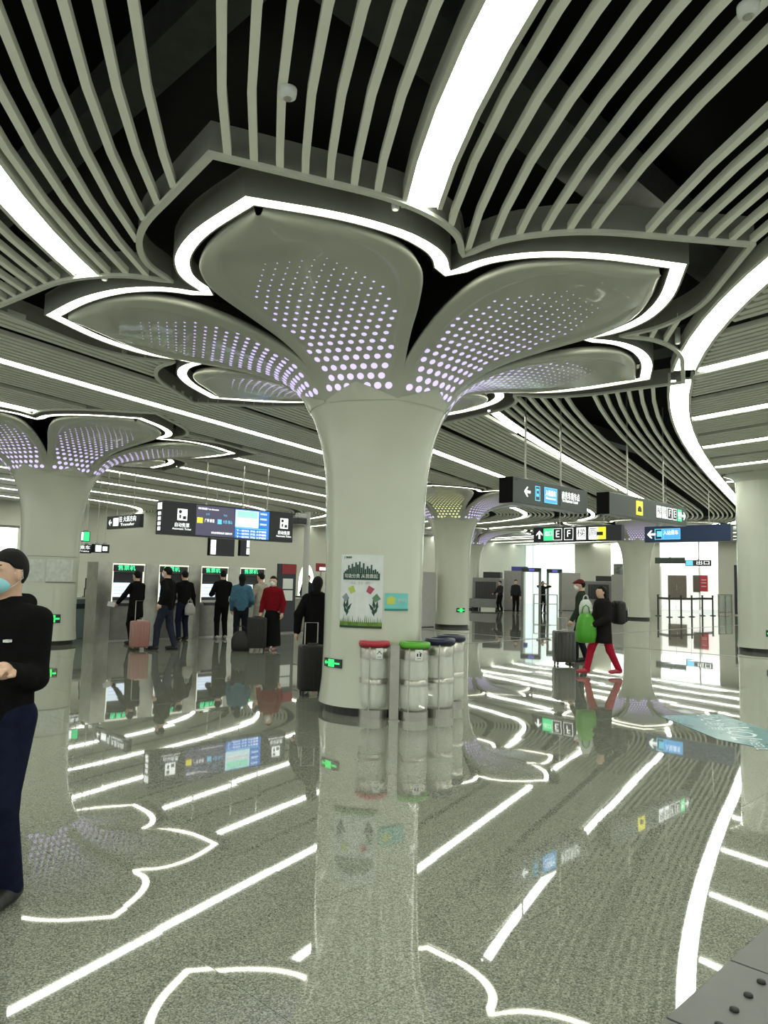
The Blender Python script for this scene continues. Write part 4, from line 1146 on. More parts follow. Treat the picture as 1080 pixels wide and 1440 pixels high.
# dark info cabinet
t = thing('information_cabinet', 'tall black information cabinet with lit sheets at the right column', 'cabinet', at_px(1049, 866), -PI / 4 + 0.1)
MB().box((0, 0.2, 1.52), (1.25, 0.4, 3.0), 0.02).build('body', SIGNBK, t); bx('plinth', (0, 0.2, 0.03), (1.35, 0.5, 0.06), STEEL, t)
for k in range(5): bx('lit_sheet', (-0.32, -0.008, 2.45 - 0.33 * k), (0.24, 0.012, 0.26), LITW if k % 2 == 0 else mat('pale_violet', (0.5, 0.5, 0.65), 0.5, emit=(0.5, 0.52, 0.68), estr=0.7), t)
bx('picture_panel', (0.2, -0.008, 2.2), (0.7, 0.012, 0.7), mat('cab_picture', (0.30, 0.32, 0.36), 0.4, noise=0.5, nscale=6), t); bx('picture_panel', (0.2, -0.008, 1.35), (0.7, 0.012, 0.7), mat('cab_violet', (0.16, 0.16, 0.26), 0.4, noise=0.2), t)
text('服务', 0.2, LITW, t, (0.1, -0.01, 2.78), width=0.5)
# ceiling camera by the navy sign
q = on_z(1036, 745, 4.0)
t = thing('ceiling_camera', 'white ceiling camera cluster at the right end of the navy sign', 'camera', (q[0] * 0.98, q[1] * 0.98, 4.0), -PI / 4)
bx('bracket', (0, 0, 0.35), (0.06, 0.06, 0.65), PAPER, t); MB().tube([(-0.35, 0, 0.05), (0.3, 0, -0.05)], 0.09, 10).build('camera_body', PAPER, t); MB().tube([(-0.42, 0, 0.065), (-0.33, 0, 0.05)], 0.07, 10).build('lens_hood', SIGNBK, t)

# ================================================================== SMALL CEILING FIXTURES
def detector(px, py, label):
    p = on_z(px, py, ZC - 0.03)
    t = thing('smoke_detector', label, 'smoke detector', (p[0], p[1], ZC - 0.055))
    MB().lathe([(0.03, -0.012), (0.05, 0.0), (0.055, 0.03), (0.055, 0.05), (0.04, 0.055)], 20).build('housing', PAPER, t, True); MB().lathe([(0.02, -0.02), (0.028, -0.012)], 14).build('sensor_cap', STEEL, t)
detector(405, 131, 'round white smoke detector on a slat above the near petal')
detector(1052, 14, 'round white smoke detector on a slat at the top right corner')
for (px, py, lab) in ((147, 390, 'small white cylinder spotlight beside the left curved strip'), (556, 290, 'small white cylinder spotlight beside the overhead curved strip'), (953, 480, 'small white cylinder spotlight beside the right curved strip')):
    p = on_z(px, py, ZC)
    t = thing('spotlight_can', lab, 'spotlight', (p[0], p[1], ZC - 0.03))
    MB().lathe([(0.028, 0), (0.032, 0.01), (0.032, 0.20), (0.02, 0.20)], 16).build('can', PAPER, t, True); MB().lathe([(0.022, -0.003), (0.022, 0.002)], 14).build('lens', GLOWM, t)

# ================================================================== FLOOR ITEMS
# rubber-studded dark metal cover plates at the lower right
MATP = mat('dark_cover_plate', (0.105, 0.107, 0.10), 0.45, metal=0.25, noise=0.06)
t = thing('floor_cover', 'dark grey cover plates with rows of black studs, lower right corner', 'floor plate', (*XY(2.2, 1.29), 0), PI / 4)
for i in range(-1, 3):
    for j in range(3):
        MB().box((i * 0.62 + 0.31, -0.2 - j * 0.405, 0.012), (0.612, 0.395, 0.02), 0.003).build('plate', MATP, t)
for k in range(16):
    for j, yy in enumerate((-0.16, -0.30)):
        xx = -0.45 + k * 0.145 + 0.0 * j
        s_ = MB().lathe([(0.018, 0), (0.017, 0.008), (0.010, 0.012)], 12, (xx, yy, 0.022)).build('stud', RUBBER, t, True)
# teal floor sticker with white lettering
P = [on_z(*q)[:2] for q in ((928, 1007), (1012, 1005), (1090, 1030), (1100, 1058), (1010, 1040))]
ctr = np.mean(P, axis=0)
t = thing('floor_sticker', 'teal floor sticker with white lettering on the right', 'floor sticker', (ctr[0], ctr[1], 0.002))
n = len(P)
TEAL = mat('teal_sticker', (0.055, 0.20, 0.23), 0.25, noise=0.15, nscale=3)
MB().flat([tuple(q - ctr) for q in P][::-1], 0.0, 0.002).build('sheet', TEAL, t)
for body, sz, px, py in (('VOL', 0.45, 1040, 1032), ('小心地滑', 0.26, 1000, 1016), ('CAREFUL', 0.16, 1062, 1046)):
    o = text(body, sz, mat('sticker_white', (0.55, 0.66, 0.68), 0.4), t, (0, 0, 0), depth=0.0005)
    q = on_z(px, py)[:2] - ctr; o.location = (q[0], q[1], 0.0035); o.rotation_euler = (0, 0, math.radians(-105))

# ================================================================== LUGGAGE
def suitcase(label, loc, rz, m, trim, w=0.42, d=0.26, h=0.62, handle=0.35, tilt=0.0, mname='suitcase'):
    t = thing(mname, label, 'suitcase', loc, rz)
    z0 = 0.06
    MB().box((0, 0, z0 + h / 2), (w, d, h), 0.035).build('shell', m, t, True)
    for k in range(5): MB().box((-w * 0.34 + k * w * 0.17, -d / 2 - 0.002, z0 + h / 2), (0.02, 0.008, h * 0.8), 0.003).build('rib', m, t)
    bx('zip_band', (0, 0.0, z0 + h / 2), (w + 0.006, 0.022, h - 0.05), trim, t)
    for sx in (-1, 1):
        for sy in (-1, 1):
            q = MB().lathe([(0.026, -0.012), (0.03, -0.008), (0.03, 0.008), (0.026, 0.012)], 14).build('wheel', RUBBER, t, True)
            q.rotation_euler = (0, PI / 2, 0); q.location = (sx * (w / 2 - 0.05), sy * (d / 2 - 0.05), 0.03)
            bx('caster', (sx * (w / 2 - 0.05), sy * (d / 2 - 0.05), 0.055), (0.035, 0.035, 0.03), trim, t)
    bx('carry_handle', (0, -d * 0.1, z0 + h + 0.016), (0.14, 0.03, 0.025), trim, t)
    if handle:
        zt = z0 + h + handle
        MB().tube([(-0.09, d * 0.32, z0 + h - 0.02), (-0.09, d * 0.32, zt), (0.09, d * 0.32, zt), (0.09, d * 0.32, z0 + h - 0.02)], 0.009, 8).build('pull_handle', STEEL, t)
    return t
DKN = mat('charcoal_nylon', (0.014, 0.013, 0.013), 0.7, noise=0.15, nscale=20)
suitcase('rose pink hard-shell suitcase pulled by the man in the black coat', at_px(195, 914), 0.5, mat('rose_shell', (0.30, 0.14, 0.12), 0.35, coat=0.3), mat('cream_trim', (0.5, 0.42, 0.36), 0.4), 0.38, 0.27, 0.55, 0.42)
suitcase('dark grey rounded suitcase between the blue jacket and the red jacket', at_px(360, 915), 0.2, DKN, RUBBER, 0.42, 0.28, 0.66, 0.0)
suitcase('large black suitcase next to the woman in black by the main column', at_px(437, 977), 0.3, mat('black_nylon', (0.012, 0.012, 0.012), 0.6, noise=0.2, nscale=20), mat('suit_trim', (0.05, 0.05, 0.05), 0.3), 0.36, 0.27, 0.62, 0.30)
suitcase('black ribbed suitcase with shiny wheels left of the walking pair', at_px(793, 935), 0.15, mat('graphite_shell', (0.035, 0.034, 0.032), 0.3, coat=0.4), STEEL, 0.42, 0.26, 0.62, 0.25)
def soft_bag(name, label, cat, loc, rz, m, w, d, h, strap=True, flop=0.0):
    t = thing(name, label, cat, loc, rz)
    v = []; f = []; n = 20
    lv = [(0.0, 0.55), (0.03, 0.9), (0.3, 1.0), (0.6, 0.95), (0.85, 0.72), (1.0, 0.45)]
    for z, k in lv:
        for i in range(n):
            a = 2 * PI * i / n; cs, sn = math.cos(a), math.sin(a)
            sq = (abs(cs) ** 3 + abs(sn) ** 3) ** (-1 / 3)
            q = k * (1 + 0.04 * math.sin(3 * a + 7 * z)); v.append((w / 2 * cs * sq * q, d / 2 * sn * sq * q, z * h))
    for k in range(len(lv) - 1):
        for i in range(n):
            j = (i + 1) % n; f.append((k * n + i, k * n + j, (k + 1) * n + j, (k + 1) * n + i))
    f.append(tuple(range(n - 1, -1, -1))); f.append(tuple((len(lv) - 1) * n + i for i in range(n)))
    mk('bag_body', v, f, m, t, True)
    if strap:
        MB().tube([(-w * .22, 0, h * .96), (-w * .15, 0, h * 1.2), (0, 0, h * 1.28), (w * .15, 0, h * 1.2), (w * .22, 0, h * .96)], 0.012, 6).build('handle', m, t, True)
    return t
soft_bag('duffel_bag', 'black duffel bag on the floor beside the blue jacket', 'bag', at_px(338, 915), 0.3, DKN, 0.42, 0.3, 0.42)

# ================================================================== PEOPLE
def surface_nets(F, o, h):
    S = F < 0
    nx, ny, nz = F.shape
    c = [(i, j, k) for i in (0, 1) for j in (0, 1) for k in (0, 1)]
    def sub(A, q): return A[q[0]:nx - 1 + q[0], q[1]:ny - 1 + q[1], q[2]:nz - 1 + q[2]]
    cnt = sum(sub(S, q).astype(np.int8) for q in c)
    act = (cnt > 0) & (cnt < 8)
    idx = np.argwhere(act)
    ids = -np.ones(act.shape, np.int64); ids[act] = np.arange(len(idx))
    acc = np.zeros((len(idx), 3)); num = np.zeros(len(idx))
    for a in c:
        for ax in range(3):
            if a[ax]: continue
            b = list(a); b[ax] = 1
            fa = F[idx[:, 0] + a[0], idx[:, 1] + a[1], idx[:, 2] + a[2]]
            fb = F[idx[:, 0] + b[0], idx[:, 1] + b[1], idx[:, 2] + b[2]]
            m = (fa < 0) != (fb < 0)
            t = np.where(m, fa / np.where(m, fa - fb, 1), 0)
            p = np.tile(np.array(a, float), (len(idx), 1)); p[:, ax] += t
            acc += p * m[:, None]; num += m
    V = (idx + acc / num[:, None]) * h + o
    Q = []
    for ax in range(3):
        u, w = (ax + 1) % 3, (ax + 2) % 3
        sl0 = [slice(None)] * 3; sl1 = [slice(None)] * 3
        sl0[ax] = slice(0, -1); sl1[ax] = slice(1, None)
        ch = S[tuple(sl0)] != S[tuple(sl1)]
        E = np.argwhere(ch)
        E = E[(E[:, u] > 0) & (E[:, w] > 0) & (E[:, u] < F.shape[u] - 1) & (E[:, w] < F.shape[w] - 1)]
        ins = S[E[:, 0], E[:, 1], E[:, 2]]
        def cell(du, dw):
            q = E.copy(); q[:, u] += du; q[:, w] += dw
            return ids[q[:, 0], q[:, 1], q[:, 2]]
        q = np.stack([cell(-1, -1), cell(0, -1), cell(0, 0), cell(-1, 0)], 1)
        q[~ins] = q[~ins][:, ::-1]
        Q.append(q)
    Q = np.vstack(Q); Q = Q[(Q >= 0).all(1)]
    return V, Q
class SDF:
    def __init__(s): s.p = []
    def rc(s, a, b, r0, r1, sq=1.0, k=0.03): s.p.append(('rc', np.array(a, float), np.array(b, float), r0, r1, sq, k)); return s
    def el(s, c, r, k=0.02): s.p.append(('el', np.array(c, float), np.array(r, float), 0, 0, 1, k)); return s
    def cut(s, fn): s.p.append(('cut', fn)); return s
    def mesh(s, h):
        lo = np.array([9.] * 3); hi = -lo
        for q in s.p:
            if q[0] == 'rc':
                m = max(q[3], q[4]) + 0.05; lo = np.minimum(lo, np.minimum(q[1], q[2]) - m); hi = np.maximum(hi, np.maximum(q[1], q[2]) + m)
            elif q[0] == 'el': lo = np.minimum(lo, q[1] - q[2] - 0.04); hi = np.maximum(hi, q[1] + q[2] + 0.04)
        n = np.ceil((hi - lo) / h).astype(int) + 1
        F = np.full(n, 0.2, np.float32)
        ax = [lo[i] + np.arange(n[i]) * h for i in range(3)]
        for q in s.p:
            if q[0] == 'cut':
                G = np.meshgrid(*ax, indexing='ij'); F = np.maximum(F, q[1](*G)); continue
            if q[0] == 'rc': m = max(q[3], q[4]) + 0.09; l, u = np.minimum(q[1], q[2]) - m, np.maximum(q[1], q[2]) + m
            else: l, u = q[1] - q[2] - 0.08, q[1] + q[2] + 0.08
            sl = tuple(slice(max(0, int((l[i] - lo[i]) / h)), min(n[i], int((u[i] - lo[i]) / h) + 2)) for i in range(3))
            X = np.stack(np.meshgrid(*[ax[i][sl[i]] for i in range(3)], indexing='ij'), -1)
            if q[0] == 'rc':
                a, b, r0, r1, sq = q[1:6]; ab = b - a; L2 = ab @ ab + 1e-12
                t = np.clip(((X - a) @ ab) / L2, 0, 1)
                D = X - a - t[..., None] * ab; D[..., 1] /= sq
                d = np.sqrt((D ** 2).sum(-1)) - (r0 + (r1 - r0) * t)
                if sq < 1: d = d * (0.5 + 0.5 * sq)
            else:
                D = (X - q[1]) / q[2]; d = (np.sqrt((D ** 2).sum(-1)) - 1) * q[2].min()
            k = q[6]; f = F[sl]; hh = np.clip(0.5 + 0.5 * (f - d) / k, 0, 1)
            F[sl] = f * (1 - hh) + d * hh - k * hh * (1 - hh)
        return surface_nets(F, lo, h)
    def build(s, name, m, parent, h, sc=1.0):
        V, Q = s.mesh(h)
        me = bpy.data.meshes.new(name)
        me.vertices.add(len(V)); me.vertices.foreach_set('co', (V * sc).astype(np.float32).ravel())
        me.loops.add(len(Q) * 4); me.polygons.add(len(Q))
        me.loops.foreach_set('vertex_index', Q.astype(np.int32).ravel())
        me.polygons.foreach_set('loop_start', np.arange(0, len(Q) * 4, 4, dtype=np.int32))
        me.update(calc_edges=True); me.validate()
        me.polygons.foreach_set('use_smooth', [True] * len(me.polygons)); me.materials.append(m)
        return link(bpy.data.objects.new(name, me), parent)
def ik(S, T, l1, l2, hint):
    S, T, hint = np.array(S, float), np.array(T, float), np.array(hint, float)
    d = T - S; L = min(np.linalg.norm(d), (l1 + l2) * 0.995); d = d / np.linalg.norm(d); T = S + d * L
    x = (l1 * l1 - l2 * l2 + L * L) / (2 * L); hgt = math.sqrt(max(l1 * l1 - x * x, 0))
    n = hint - d * (hint @ d); n /= np.linalg.norm(n)
    return S + d * x + n * hgt, T
def person(label, loc, face, H=1.7, top=(0.02, 0.02, 0.02), bottom=(0.02, 0.02, 0.03), shoes=(0.015, 0.015, 0.015), hair='short', mask=None, rh=(0.24, 0.06, 0.80), lh=(-0.24, 0.06, 0.80),
           rf=(0.11, 0.03), lf=(-0.11, -0.03), coat=0.86, skirt=False, hood=False, cap=None, h=0.016, bulk=0.0, lean=0.0, head_turn=0.0, top_name='jacket', bottom_name='trousers', relbow=(0.5, -1, -0.2), lelbow=(-0.5, -1, -0.2), face_detail=False):
    """faces local +Y; +X is the person's right hand side"""
    sc = H / 1.7
    t = thing('person', label, 'person', loc, math.radians(face) - PI / 2)
    L = lambda z: lean * max(0, z - 0.9)
    def P(x, y, z): return np.array([x, y + L(z), z])
    SHO = 0.168
    arms = []
    for sx, hnd, hint in ((1, rh, relbow), (-1, lh, lelbow)):
        Sh = P(sx * SHO, -0.01, 1.36); E, Wr = ik(Sh, np.array(hnd, float), 0.285, 0.255, hint); arms.append((sx, Sh, E, Wr))
    legs = []
    for sx, ft in ((1, rf), (-1, lf)):
        Hp = np.array([sx * 0.085, 0, 0.88]); An = np.array([ft[0], ft[1], 0.09 + (ft[2] if len(ft) > 2 else 0)])
        K, An = ik(Hp, An, 0.41, 0.40, (0, 1, 0)); legs.append((sx, Hp, K, An))
    # --- body: one continuous figure
    b = SDF()
    hc_ = P(0, 0.02, 1.585); ct, st_ = math.cos(head_turn), math.sin(head_turn)
    def Hd(x, y, z): return hc_ + np.array([x * ct - y * st_, x * st_ + y * ct, z])
    b.el(Hd(0, 0, 0.012), (0.074, 0.092, 0.104), 0.02).el(Hd(0, 0.028, -0.055), (0.056, 0.062, 0.062), 0.03)
    b.rc(Hd(0, 0.092, 0.012), Hd(0, 0.108, -0.02), 0.010, 0.015, 1, 0.012)
    for sx in (-1, 1):
        b.el(Hd(sx * 0.077, -0.004, -0.005), (0.011, 0.021, 0.032), 0.008)
        b.el(Hd(sx * 0.034, 0.085, 0.028), (0.022, 0.014, 0.010), 0.012)
    b.rc(P(0, -0.012, 1.36), P(0, 0.0, 1.53), 0.06, 0.052)
    b.rc(P(0, 0, 0.93), P(0, 0, 1.12), 0.125, 0.115, 0.72).rc(P(0, 0, 1.14), P(0, 0, 1.32), 0.125, 0.14, 0.68, 0.05).rc(P(-0.13, 0, 1.37), P(0.13, 0, 1.37), 0.05, 0.05)
    for sx, Sh, E, Wr in arms:
        b.rc(Sh, E, 0.046, 0.038).rc(E, Wr, 0.037, 0.026)
        d = (Wr - E) / np.linalg.norm(Wr - E)
        side = np.cross(d, np.array([0, 0, 1.0]) if abs(d[2]) < 0.8 else np.array([0, 1.0, 0])); side /= np.linalg.norm(side)
        nrm = np.cross(side, d)
        if abs(d[2]) >= 0.8: side, nrm = nrm, side
        pc = Wr + d * 0.05
        b.rc(Wr, pc + d * 0.03, 0.026, 0.036, 1, 0.02); b.el(pc + d * 0.02, (0.036, 0.036, 0.036), 0.02)
        cen = np.array([0, 0, 1.0]) * 0
        inw = np.array([-sx, 0.3, 0]); 
        if nrm @ inw < 0: nrm = -nrm
        for j, (o_, ln) in enumerate(((-0.030, 0.062), (-0.010, 0.072), (0.011, 0.068), (0.030, 0.052))):
            k0 = pc + d * 0.045 + side * o_; k1 = k0 + d * ln * 0.5 + nrm * 0.006; k2 = k1 + d * ln * 0.42 + nrm * 0.026
            b.rc(k0, k1, 0.0105, 0.0095, 1, 0.006).rc(k1, k2, 0.0095, 0.008, 1, 0.006)
        tb = pc + side * -0.034 - d * 0.01; b.rc(tb, tb - side * 0.018 + d * 0.035 + nrm * 0.018, 0.013, 0.011, 1, 0.01).rc(tb - side * 0.018 + d * 0.035 + nrm * 0.018, tb - side * 0.012 + d * 0.065 + nrm * 0.028, 0.011, 0.009, 1, 0.006)
    for sx, Hp, K, An in legs:
        b.rc(Hp, K, 0.078, 0.052).rc(K, An, 0.05, 0.036).rc(An + np.array([0, 0, -0.025]), An + np.array([0, 0.13, -0.062]), 0.034, 0.022)
    b.build('body', SKIN, t, h, sc)
    # --- clothing
    TM = cloth('cloth_top_%.3f_%.3f_%.3f' % top, top); BM_ = cloth('cloth_low_%.3f_%.3f_%.3f' % bottom, bottom); SM = mat('shoe_%.3f_%.3f_%.3f' % shoes, shoes, 0.5)
    j = SDF(); e = 0.028 + bulk
    e = e * 0.85
    j.rc(P(0, 0, coat + 0.10), P(0, 0, 1.12), 0.148 + e * 0.6, 0.128 + e, 0.74, 0.04).rc(P(0, 0, 1.12), P(0, 0, 1.30), 0.132 + e, 0.148 + e * 0.7, 0.70, 0.05).rc(P(-0.12, -0.005, 1.36), P(0.12, -0.005, 1.36), 0.058 + e * 0.3, 0.058 + e * 0.3, 1, 0.05)
    j.rc(P(0, -0.015, 1.39), P(0, -0.01, 1.455), 0.075, 0.072, 1, 0.03)
    for sx, Sh, E, Wr in arms:
        d = (Wr - E) / np.linalg.norm(Wr - E)
        j.rc(Sh, E, 0.056 + e * 0.4, 0.049 + e * 0.42, 1, 0.03).rc(E, Wr + d * 0.005, 0.049 + e * 0.42, 0.041 + e * 0.3, 1, 0.03)
    if coat < 0.75: j.rc(P(0, 0, coat + 0.05), P(0, 0, 1.0), 0.19 + e * 0.5, 0.15 + e * 0.6, 0.74, 0.05)
    j.cut(lambda X, Y, Z: np.where(Z < 1.0, coat - Z, -1)).cut(lambda X, Y, Z: np.where(Z > 1.44, Z - 1.475, -1))
    j.build(top_name, TM, t, h, sc)
    p = SDF()
    if skirt:
        p.rc((0, 0, 1.0), (0, 0, 0.75), 0.13, 0.18, 0.85, 0.04).rc((0, 0, 0.75), (0.0, 0.02, 0.14), 0.18, 0.23, 0.9, 0.04); p.cut(lambda X, Y, Z: 0.10 - Z)
    else:
        p.rc((0, 0, 0.98), (0, 0, 0.86), 0.138, 0.15, 0.78, 0.04)
        for sx, Hp, K, An in legs:
            p.rc(Hp + np.array([0, 0, 0.0]), K, 0.098, 0.074, 1, 0.03).rc(K, An + np.array([0, -0.005, -0.01]), 0.072, 0.060, 1, 0.03)
        p.cut(lambda X, Y, Z: 0.045 - Z)
    p.build(bottom_name, BM_, t, h, sc)
    for sx, Hp, K, An in legs:
        s = SDF(); z = An[2]
        s.rc(An + np.array([0, -0.03, -0.035]), An + np.array([0, 0.13, -0.052]), 0.050, 0.042, 1, 0.03).el(An + np.array([0, 0.16, -0.052]), (0.045, 0.06, 0.036), 0.02).rc(An, An + np.array([0, 0, -0.03]), 0.045, 0.05, 1, 0.02)
        zb = max(0.0, z - 0.09); s.cut(lambda X, Y, Z: zb - Z)
        s.build('shoe', SM, t, min(h, 0.012), sc)
    # --- hair, mask, hood
    hs = SDF(); hs.el(Hd(0, -0.012, 0.026), (0.083, 0.100, 0.106), 0.02)
    inv = lambda X, Y, Z: ((X - hc_[0]) * ct + (Y - hc_[1]) * st_, -(X - hc_[0]) * st_ + (Y - hc_[1]) * ct, Z - hc_[2])
    if hair == 'long':
        hs.rc(Hd(0, -0.045, 0.0), Hd(0, -0.075, -0.20), 0.078, 0.06, 0.8, 0.03)
        hs.cut(lambda X, Y, Z: np.where(inv(X, Y, Z)[1] > 0.02, 0.062 - inv(X, Y, Z)[2], -0.3))
    elif hair == 'bun':
        hs.el(Hd(0, -0.09, 0.04), (0.045, 0.045, 0.045), 0.02)
        hs.cut(lambda X, Y, Z: np.where(inv(X, Y, Z)[1] > 0.0, 0.058 - inv(X, Y, Z)[2], -0.055 - inv(X, Y, Z)[2]))
    else:
        hs.cut(lambda X, Y, Z: np.interp(inv(X, Y, Z)[1], [-0.08, -0.035, -0.015, 0.03, 0.05, 0.07], [-0.085, -0.06, 0.022, 0.028, 0.05, 0.062]) + 0.004 * np.sin(90 * X) - inv(X, Y, Z)[2])
    hs.build('hair', HAIR, t, min(h, 0.012), sc)
    if cap:
        cs = SDF(); cs.el(Hd(0, 0, 0.05), (0.088, 0.104, 0.085), 0.02).rc(Hd(-0.03, 0.10, 0.055), Hd(0.03, 0.10, 0.055), 0.028, 0.028, 1, 0.03).rc(Hd(0, 0.11, 0.05), Hd(0, 0.15, 0.04), 0.02, 0.015, 1, 0.03)
        cs.cut(lambda X, Y, Z: 0.035 - inv(X, Y, Z)[2]); cs.build('cap', cloth('cap_cloth_%.2f' % cap[0], cap), t, min(h, 0.012), sc)
    if mask:
        ms = SDF(); ms.el(Hd(0, 0.032, -0.048), (0.064, 0.076, 0.060), 0.02).el(Hd(0, 0.10, -0.02), (0.02, 0.024, 0.028), 0.025)
        ms.cut(lambda X, Y, Z: 0.028 - inv(X, Y, Z)[1]).cut(lambda X, Y, Z: inv(X, Y, Z)[2] - 0.004).cut(lambda X, Y, Z: -0.105 - inv(X, Y, Z)[2])
        ms.build('face_mask', mask, t, min(h, 0.010), sc)
        for sx in (-1, 1):
            pts = [Hd(sx * 0.058, 0.045, -0.015), Hd(sx * 0.076, 0.02, 0.005), Hd(sx * 0.088, -0.012, 0.022), Hd(sx * 0.082, -0.022, -0.02), Hd(sx * 0.066, 0.01, -0.055), Hd(sx * 0.055, 0.045, -0.075)]
            MB().tube([tuple(q * sc) for q in pts], 0.0018, 5).build('ear_loop', MASKW, t)
    if face_detail:
        for sx in (-1, 1):
            q = Hd(sx * 0.034, 0.0915, 0.020) * sc
            ey = SDF().el(q, (0.014, 0.007, 0.006), 0.004); ey.build('eye', mat('eye_white', (0.7, 0.68, 0.64), 0.3), t, 0.0022)
            iy = SDF().el(q + np.array([-0.005 * st_, 0.0045, 0]), (0.006, 0.004, 0.006), 0.003); iy.build('iris', mat('iris_dark', (0.02, 0.012, 0.01), 0.2), t, 0.0016)
            br = SDF().rc(Hd(sx * 0.014, 0.096, 0.040) * sc, Hd(sx * 0.052, 0.082, 0.042) * sc, 0.0045, 0.003, 1, 0.003); br.build('eyebrow', HAIR, t, 0.0025)
    if hood:
        hd = SDF(); hd.rc(P(-0.05, -0.075, 1.435), P(0.05, -0.075, 1.435), 0.052, 0.052, 1, 0.03).rc(P(-0.065, -0.02, 1.42), P(0.065, -0.02, 1.42), 0.046, 0.046, 1, 0.03); hd.build('hood', TM, t, h, sc)
    return t
BLK = (0.006, 0.006, 0.0065); NVY = (0.010, 0.012, 0.028)
# man in the left foreground, hands held together in front of him
pm = person('masked man in black jacket and navy trousers cut by the left edge', (-1.885, 3.80, 0), -97, 1.70, BLK, (0.008, 0.010, 0.025), (0.006, 0.006, 0.006), 'short', MASKM, rh=(0.10, 0.30, 1.10), lh=(-0.20, 0.25, 1.13), rf=(0.12, 0.0), lf=(-0.12, 0.02), coat=0.78, h=0.007, bulk=0.0, face_detail=True, head_turn=-0.3, relbow=(0.9, -0.6, -0.5), lelbow=(0.1, -1.0, -0.9), hood=True)
bx('chest_logo', (-0.085, 0.115, 1.26), (0.028, 0.03, 0.012), PAPER, pm)
# ticket machine users
person('passenger in long black coat at the leftmost ticket machine holding a paper', at_px(188, 906), 150, 1.66, BLK, BLK, hair='short', rh=(0.22, 0.12, 0.82), lh=(-0.22, 0.36, 0.95), coat=0.62)
t = thing('paper_slip', 'small white paper in the hand of the leftmost machine user', 'paper', (*at_px(188, 906)[:2], 0.93))
o = MB().box((0, 0, 0), (0.16, 0.01, 0.11), 0.002).build('sheet', PAPER, t); o.rotation_euler = (0.3, 0.2, 0.4); t.location = (at_px(188, 906)[0] - 0.52, at_px(188, 906)[1] - 0.12, 0.90)
person('man in black coat and dark jeans pulling the rose pink suitcase', at_px(231, 914), 165, 1.76, BLK, (0.022, 0.026, 0.042), mask=MASKW, rh=(0.25, 0.03, 0.82), lh=(-0.40, -0.10, 0.98), rf=(0.12, -0.16), lf=(-0.12, 0.14), coat=0.80, bulk=0.02)
person('person in black turned to the second ticket machine, carrying a grey bag', at_bp(257, 16.6), 130, 1.70, BLK, (0.012, 0.013, 0.03), mask=None, rh=(0.30, 0.08, 0.84), lh=(-0.2, 0.3, 1.05), coat=0.82)
q = at_bp(266, 16.45); soft_bag('shoulder_bag', 'grey tote bag hanging from the person at the second machine', 'bag', (q[0], q[1], 0.62), 0.6, mat('grey_tote', (0.34, 0.33, 0.31), 0.8), 0.26, 0.12, 0.30)
person('person all in black with back turned at the third ticket machine', at_bp(311, 16.55), 115, 1.74, BLK, BLK, (0.3, 0.3, 0.3), rh=(0.16, 0.30, 1.12), lh=(-0.16, 0.30, 1.12), coat=0.84)
person('person in steel blue jacket and dark trousers at the fourth machine', at_px(337, 908), 100, 1.66, (0.055, 0.13, 0.19), (0.012, 0.013, 0.018), hair='long', rh=(0.20, 0.20, 0.95), lh=(-0.22, 0.10, 0.85), coat=0.80, bulk=0.015)
person('person in beige jacket at the fourth ticket machine', at_px(364, 903), 150, 1.70, (0.33, 0.30, 0.245), (0.28, 0.26, 0.23), rh=(0.2, 0.25, 1.0), lh=(-0.2, 0.3, 1.05), coat=0.86)
person('woman in red jacket and long black skirt with white mask', at_px(381, 914), -100, 1.62, (0.15, 0.006, 0.011), BLK, (0.35, 0.2, 0.2), 'bun', MASKW, rh=(0.24, 0.10, 0.86), lh=(-0.26, 0.08, 0.86), rf=(0.08, 0.0), lf=(-0.08, 0.0), coat=0.86, skirt=True, bulk=0.02, bottom_name='skirt')
person('woman in long black hooded coat walking left of the main column', at_px(442, 966), 75, 1.62, BLK, BLK, (0.25, 0.25, 0.25), 'long', None, rh=(0.22, 0.05, 0.78), lh=(-0.27, -0.12, 0.86), rf=(0.1, 0.12), lf=(-0.1, -0.14), coat=0.55, hood=True, bulk=0.035)
q = on_b(433, 830, 20.5); person('masked attendant in dark clothes standing behind the fare gate', (*XY(q[0], 20.5), 0), -95, 1.70, (0.02, 0.022, 0.028), BLK, mask=MASKW, rh=(0.18, 0.2, 0.95), lh=(-0.18, 0.2, 0.95))
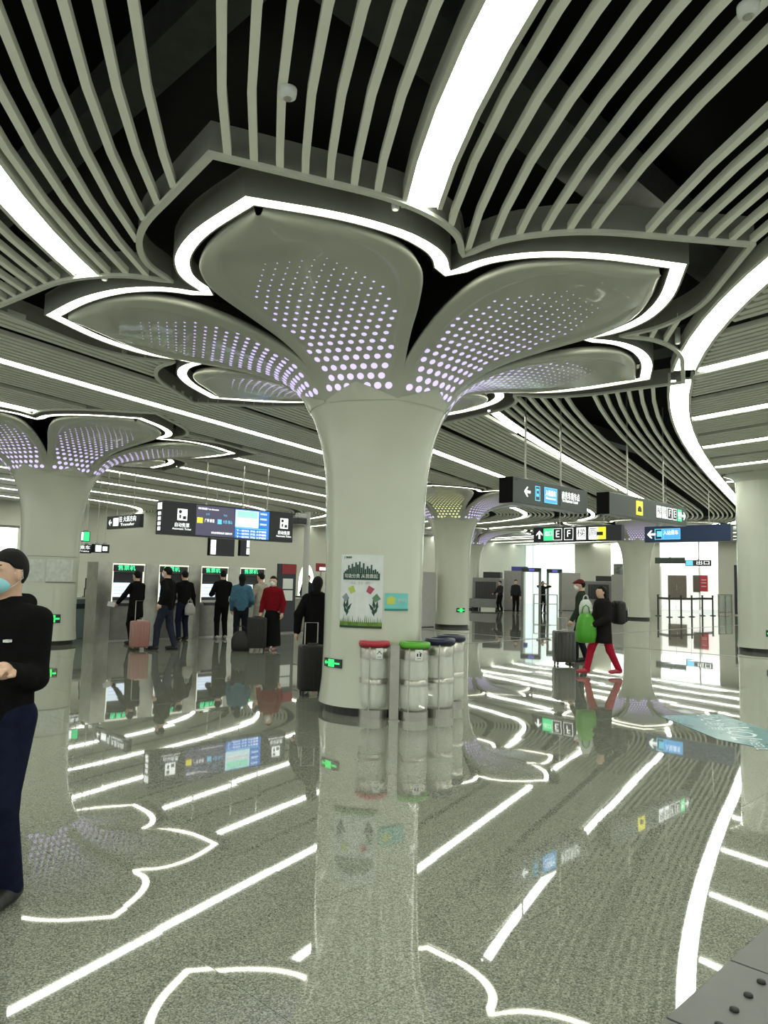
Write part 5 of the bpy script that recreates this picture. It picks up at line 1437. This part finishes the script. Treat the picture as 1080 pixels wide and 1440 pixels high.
# guards at the security check
person('guard in dark uniform standing left of the metal detector gate', at_px(725, 862), -90, 1.78, (0.02, 0.022, 0.025), BLK, rh=(0.23, 0.06, 0.8), lh=(-0.23, 0.06, 0.8), h=0.02)
person('guard with both hands raised to the head right of the gate', at_px(763, 862), -80, 1.74, (0.02, 0.022, 0.03), BLK, rh=(0.13, 0.16, 1.55), lh=(-0.13, 0.16, 1.55), h=0.02, relbow=(1, 0, -0.6), lelbow=(-1, 0, -0.6))
person('security worker in dark clothes beside the dark baggage scanner', at_px(703, 860), -150, 1.70, (0.025, 0.025, 0.025), BLK, rh=(0.2, 0.3, 1.0), lh=(-0.2, 0.3, 1.0), h=0.02)
# walking pair
person('man in dark green jacket and reddish cap walking with the suitcase', at_px(817, 931), 172, 1.70, (0.022, 0.032, 0.022), (0.012, 0.013, 0.02), mask=MASKW, cap=(0.10, 0.02, 0.02), rh=(0.24, 0.05, 0.82), lh=(-0.26, 0.22, 0.86), rf=(0.1, -0.12), lf=(-0.1, 0.12), coat=0.80)
person('woman in black padded coat and red trousers walking away with backpack', at_px(847, 950), 195, 1.58, (0.014, 0.012, 0.013), (0.36, 0.015, 0.035), (0.38, 0.04, 0.06), 'long', None, rh=(0.20, 0.12, 0.82), lh=(-0.16, 0.26, 0.98), rf=(0.09, 0.30), lf=(-0.09, -0.30, 0.03), coat=0.62, hood=True, bulk=0.05)
q = on_z(847, 950); 
t = thing('backpack', 'black backpack with white tag on the walking woman', 'backpack', (q[0] + 0.27, q[1] + 0.02, 0.92), math.radians(195) - PI / 2)
MB().box((0, -0.03, 0.2), (0.30, 0.17, 0.42), 0.06).build('pack_body', DKN, t, True); MB().box((0, -0.13, 0.14), (0.22, 0.07, 0.22), 0.03).build('front_pocket', DKN, t, True); bx('white_tag', (-0.06, -0.17, 0.24), (0.07, 0.006, 0.10), PAPER, t)
for sx in (-1, 1): MB().tube([(sx * 0.09, 0.06, 0.36), (sx * 0.11, 0.12, 0.40), (sx * 0.11, 0.15, 0.30)], 0.018, 6).build('shoulder_strap', DKN, t, True)
soft_bag('plastic_bag', 'bulging bright green plastic bag carried between the walking pair', 'bag', (q[0] - 0.33, q[1] - 0.14, 0.58), 0.2, mat('green_bag', (0.06, 0.30, 0.015), 0.4, bump=0.3, nscale=12), 0.36, 0.26, 0.52)
soft_bag('plastic_bag', 'white plastic bag held above the green bag', 'bag', (q[0] - 0.30, q[1] - 0.02, 1.06), 0.2, mat('white_bag', (0.55, 0.58, 0.55), 0.4, bump=0.3, nscale=12), 0.24, 0.16, 0.28)
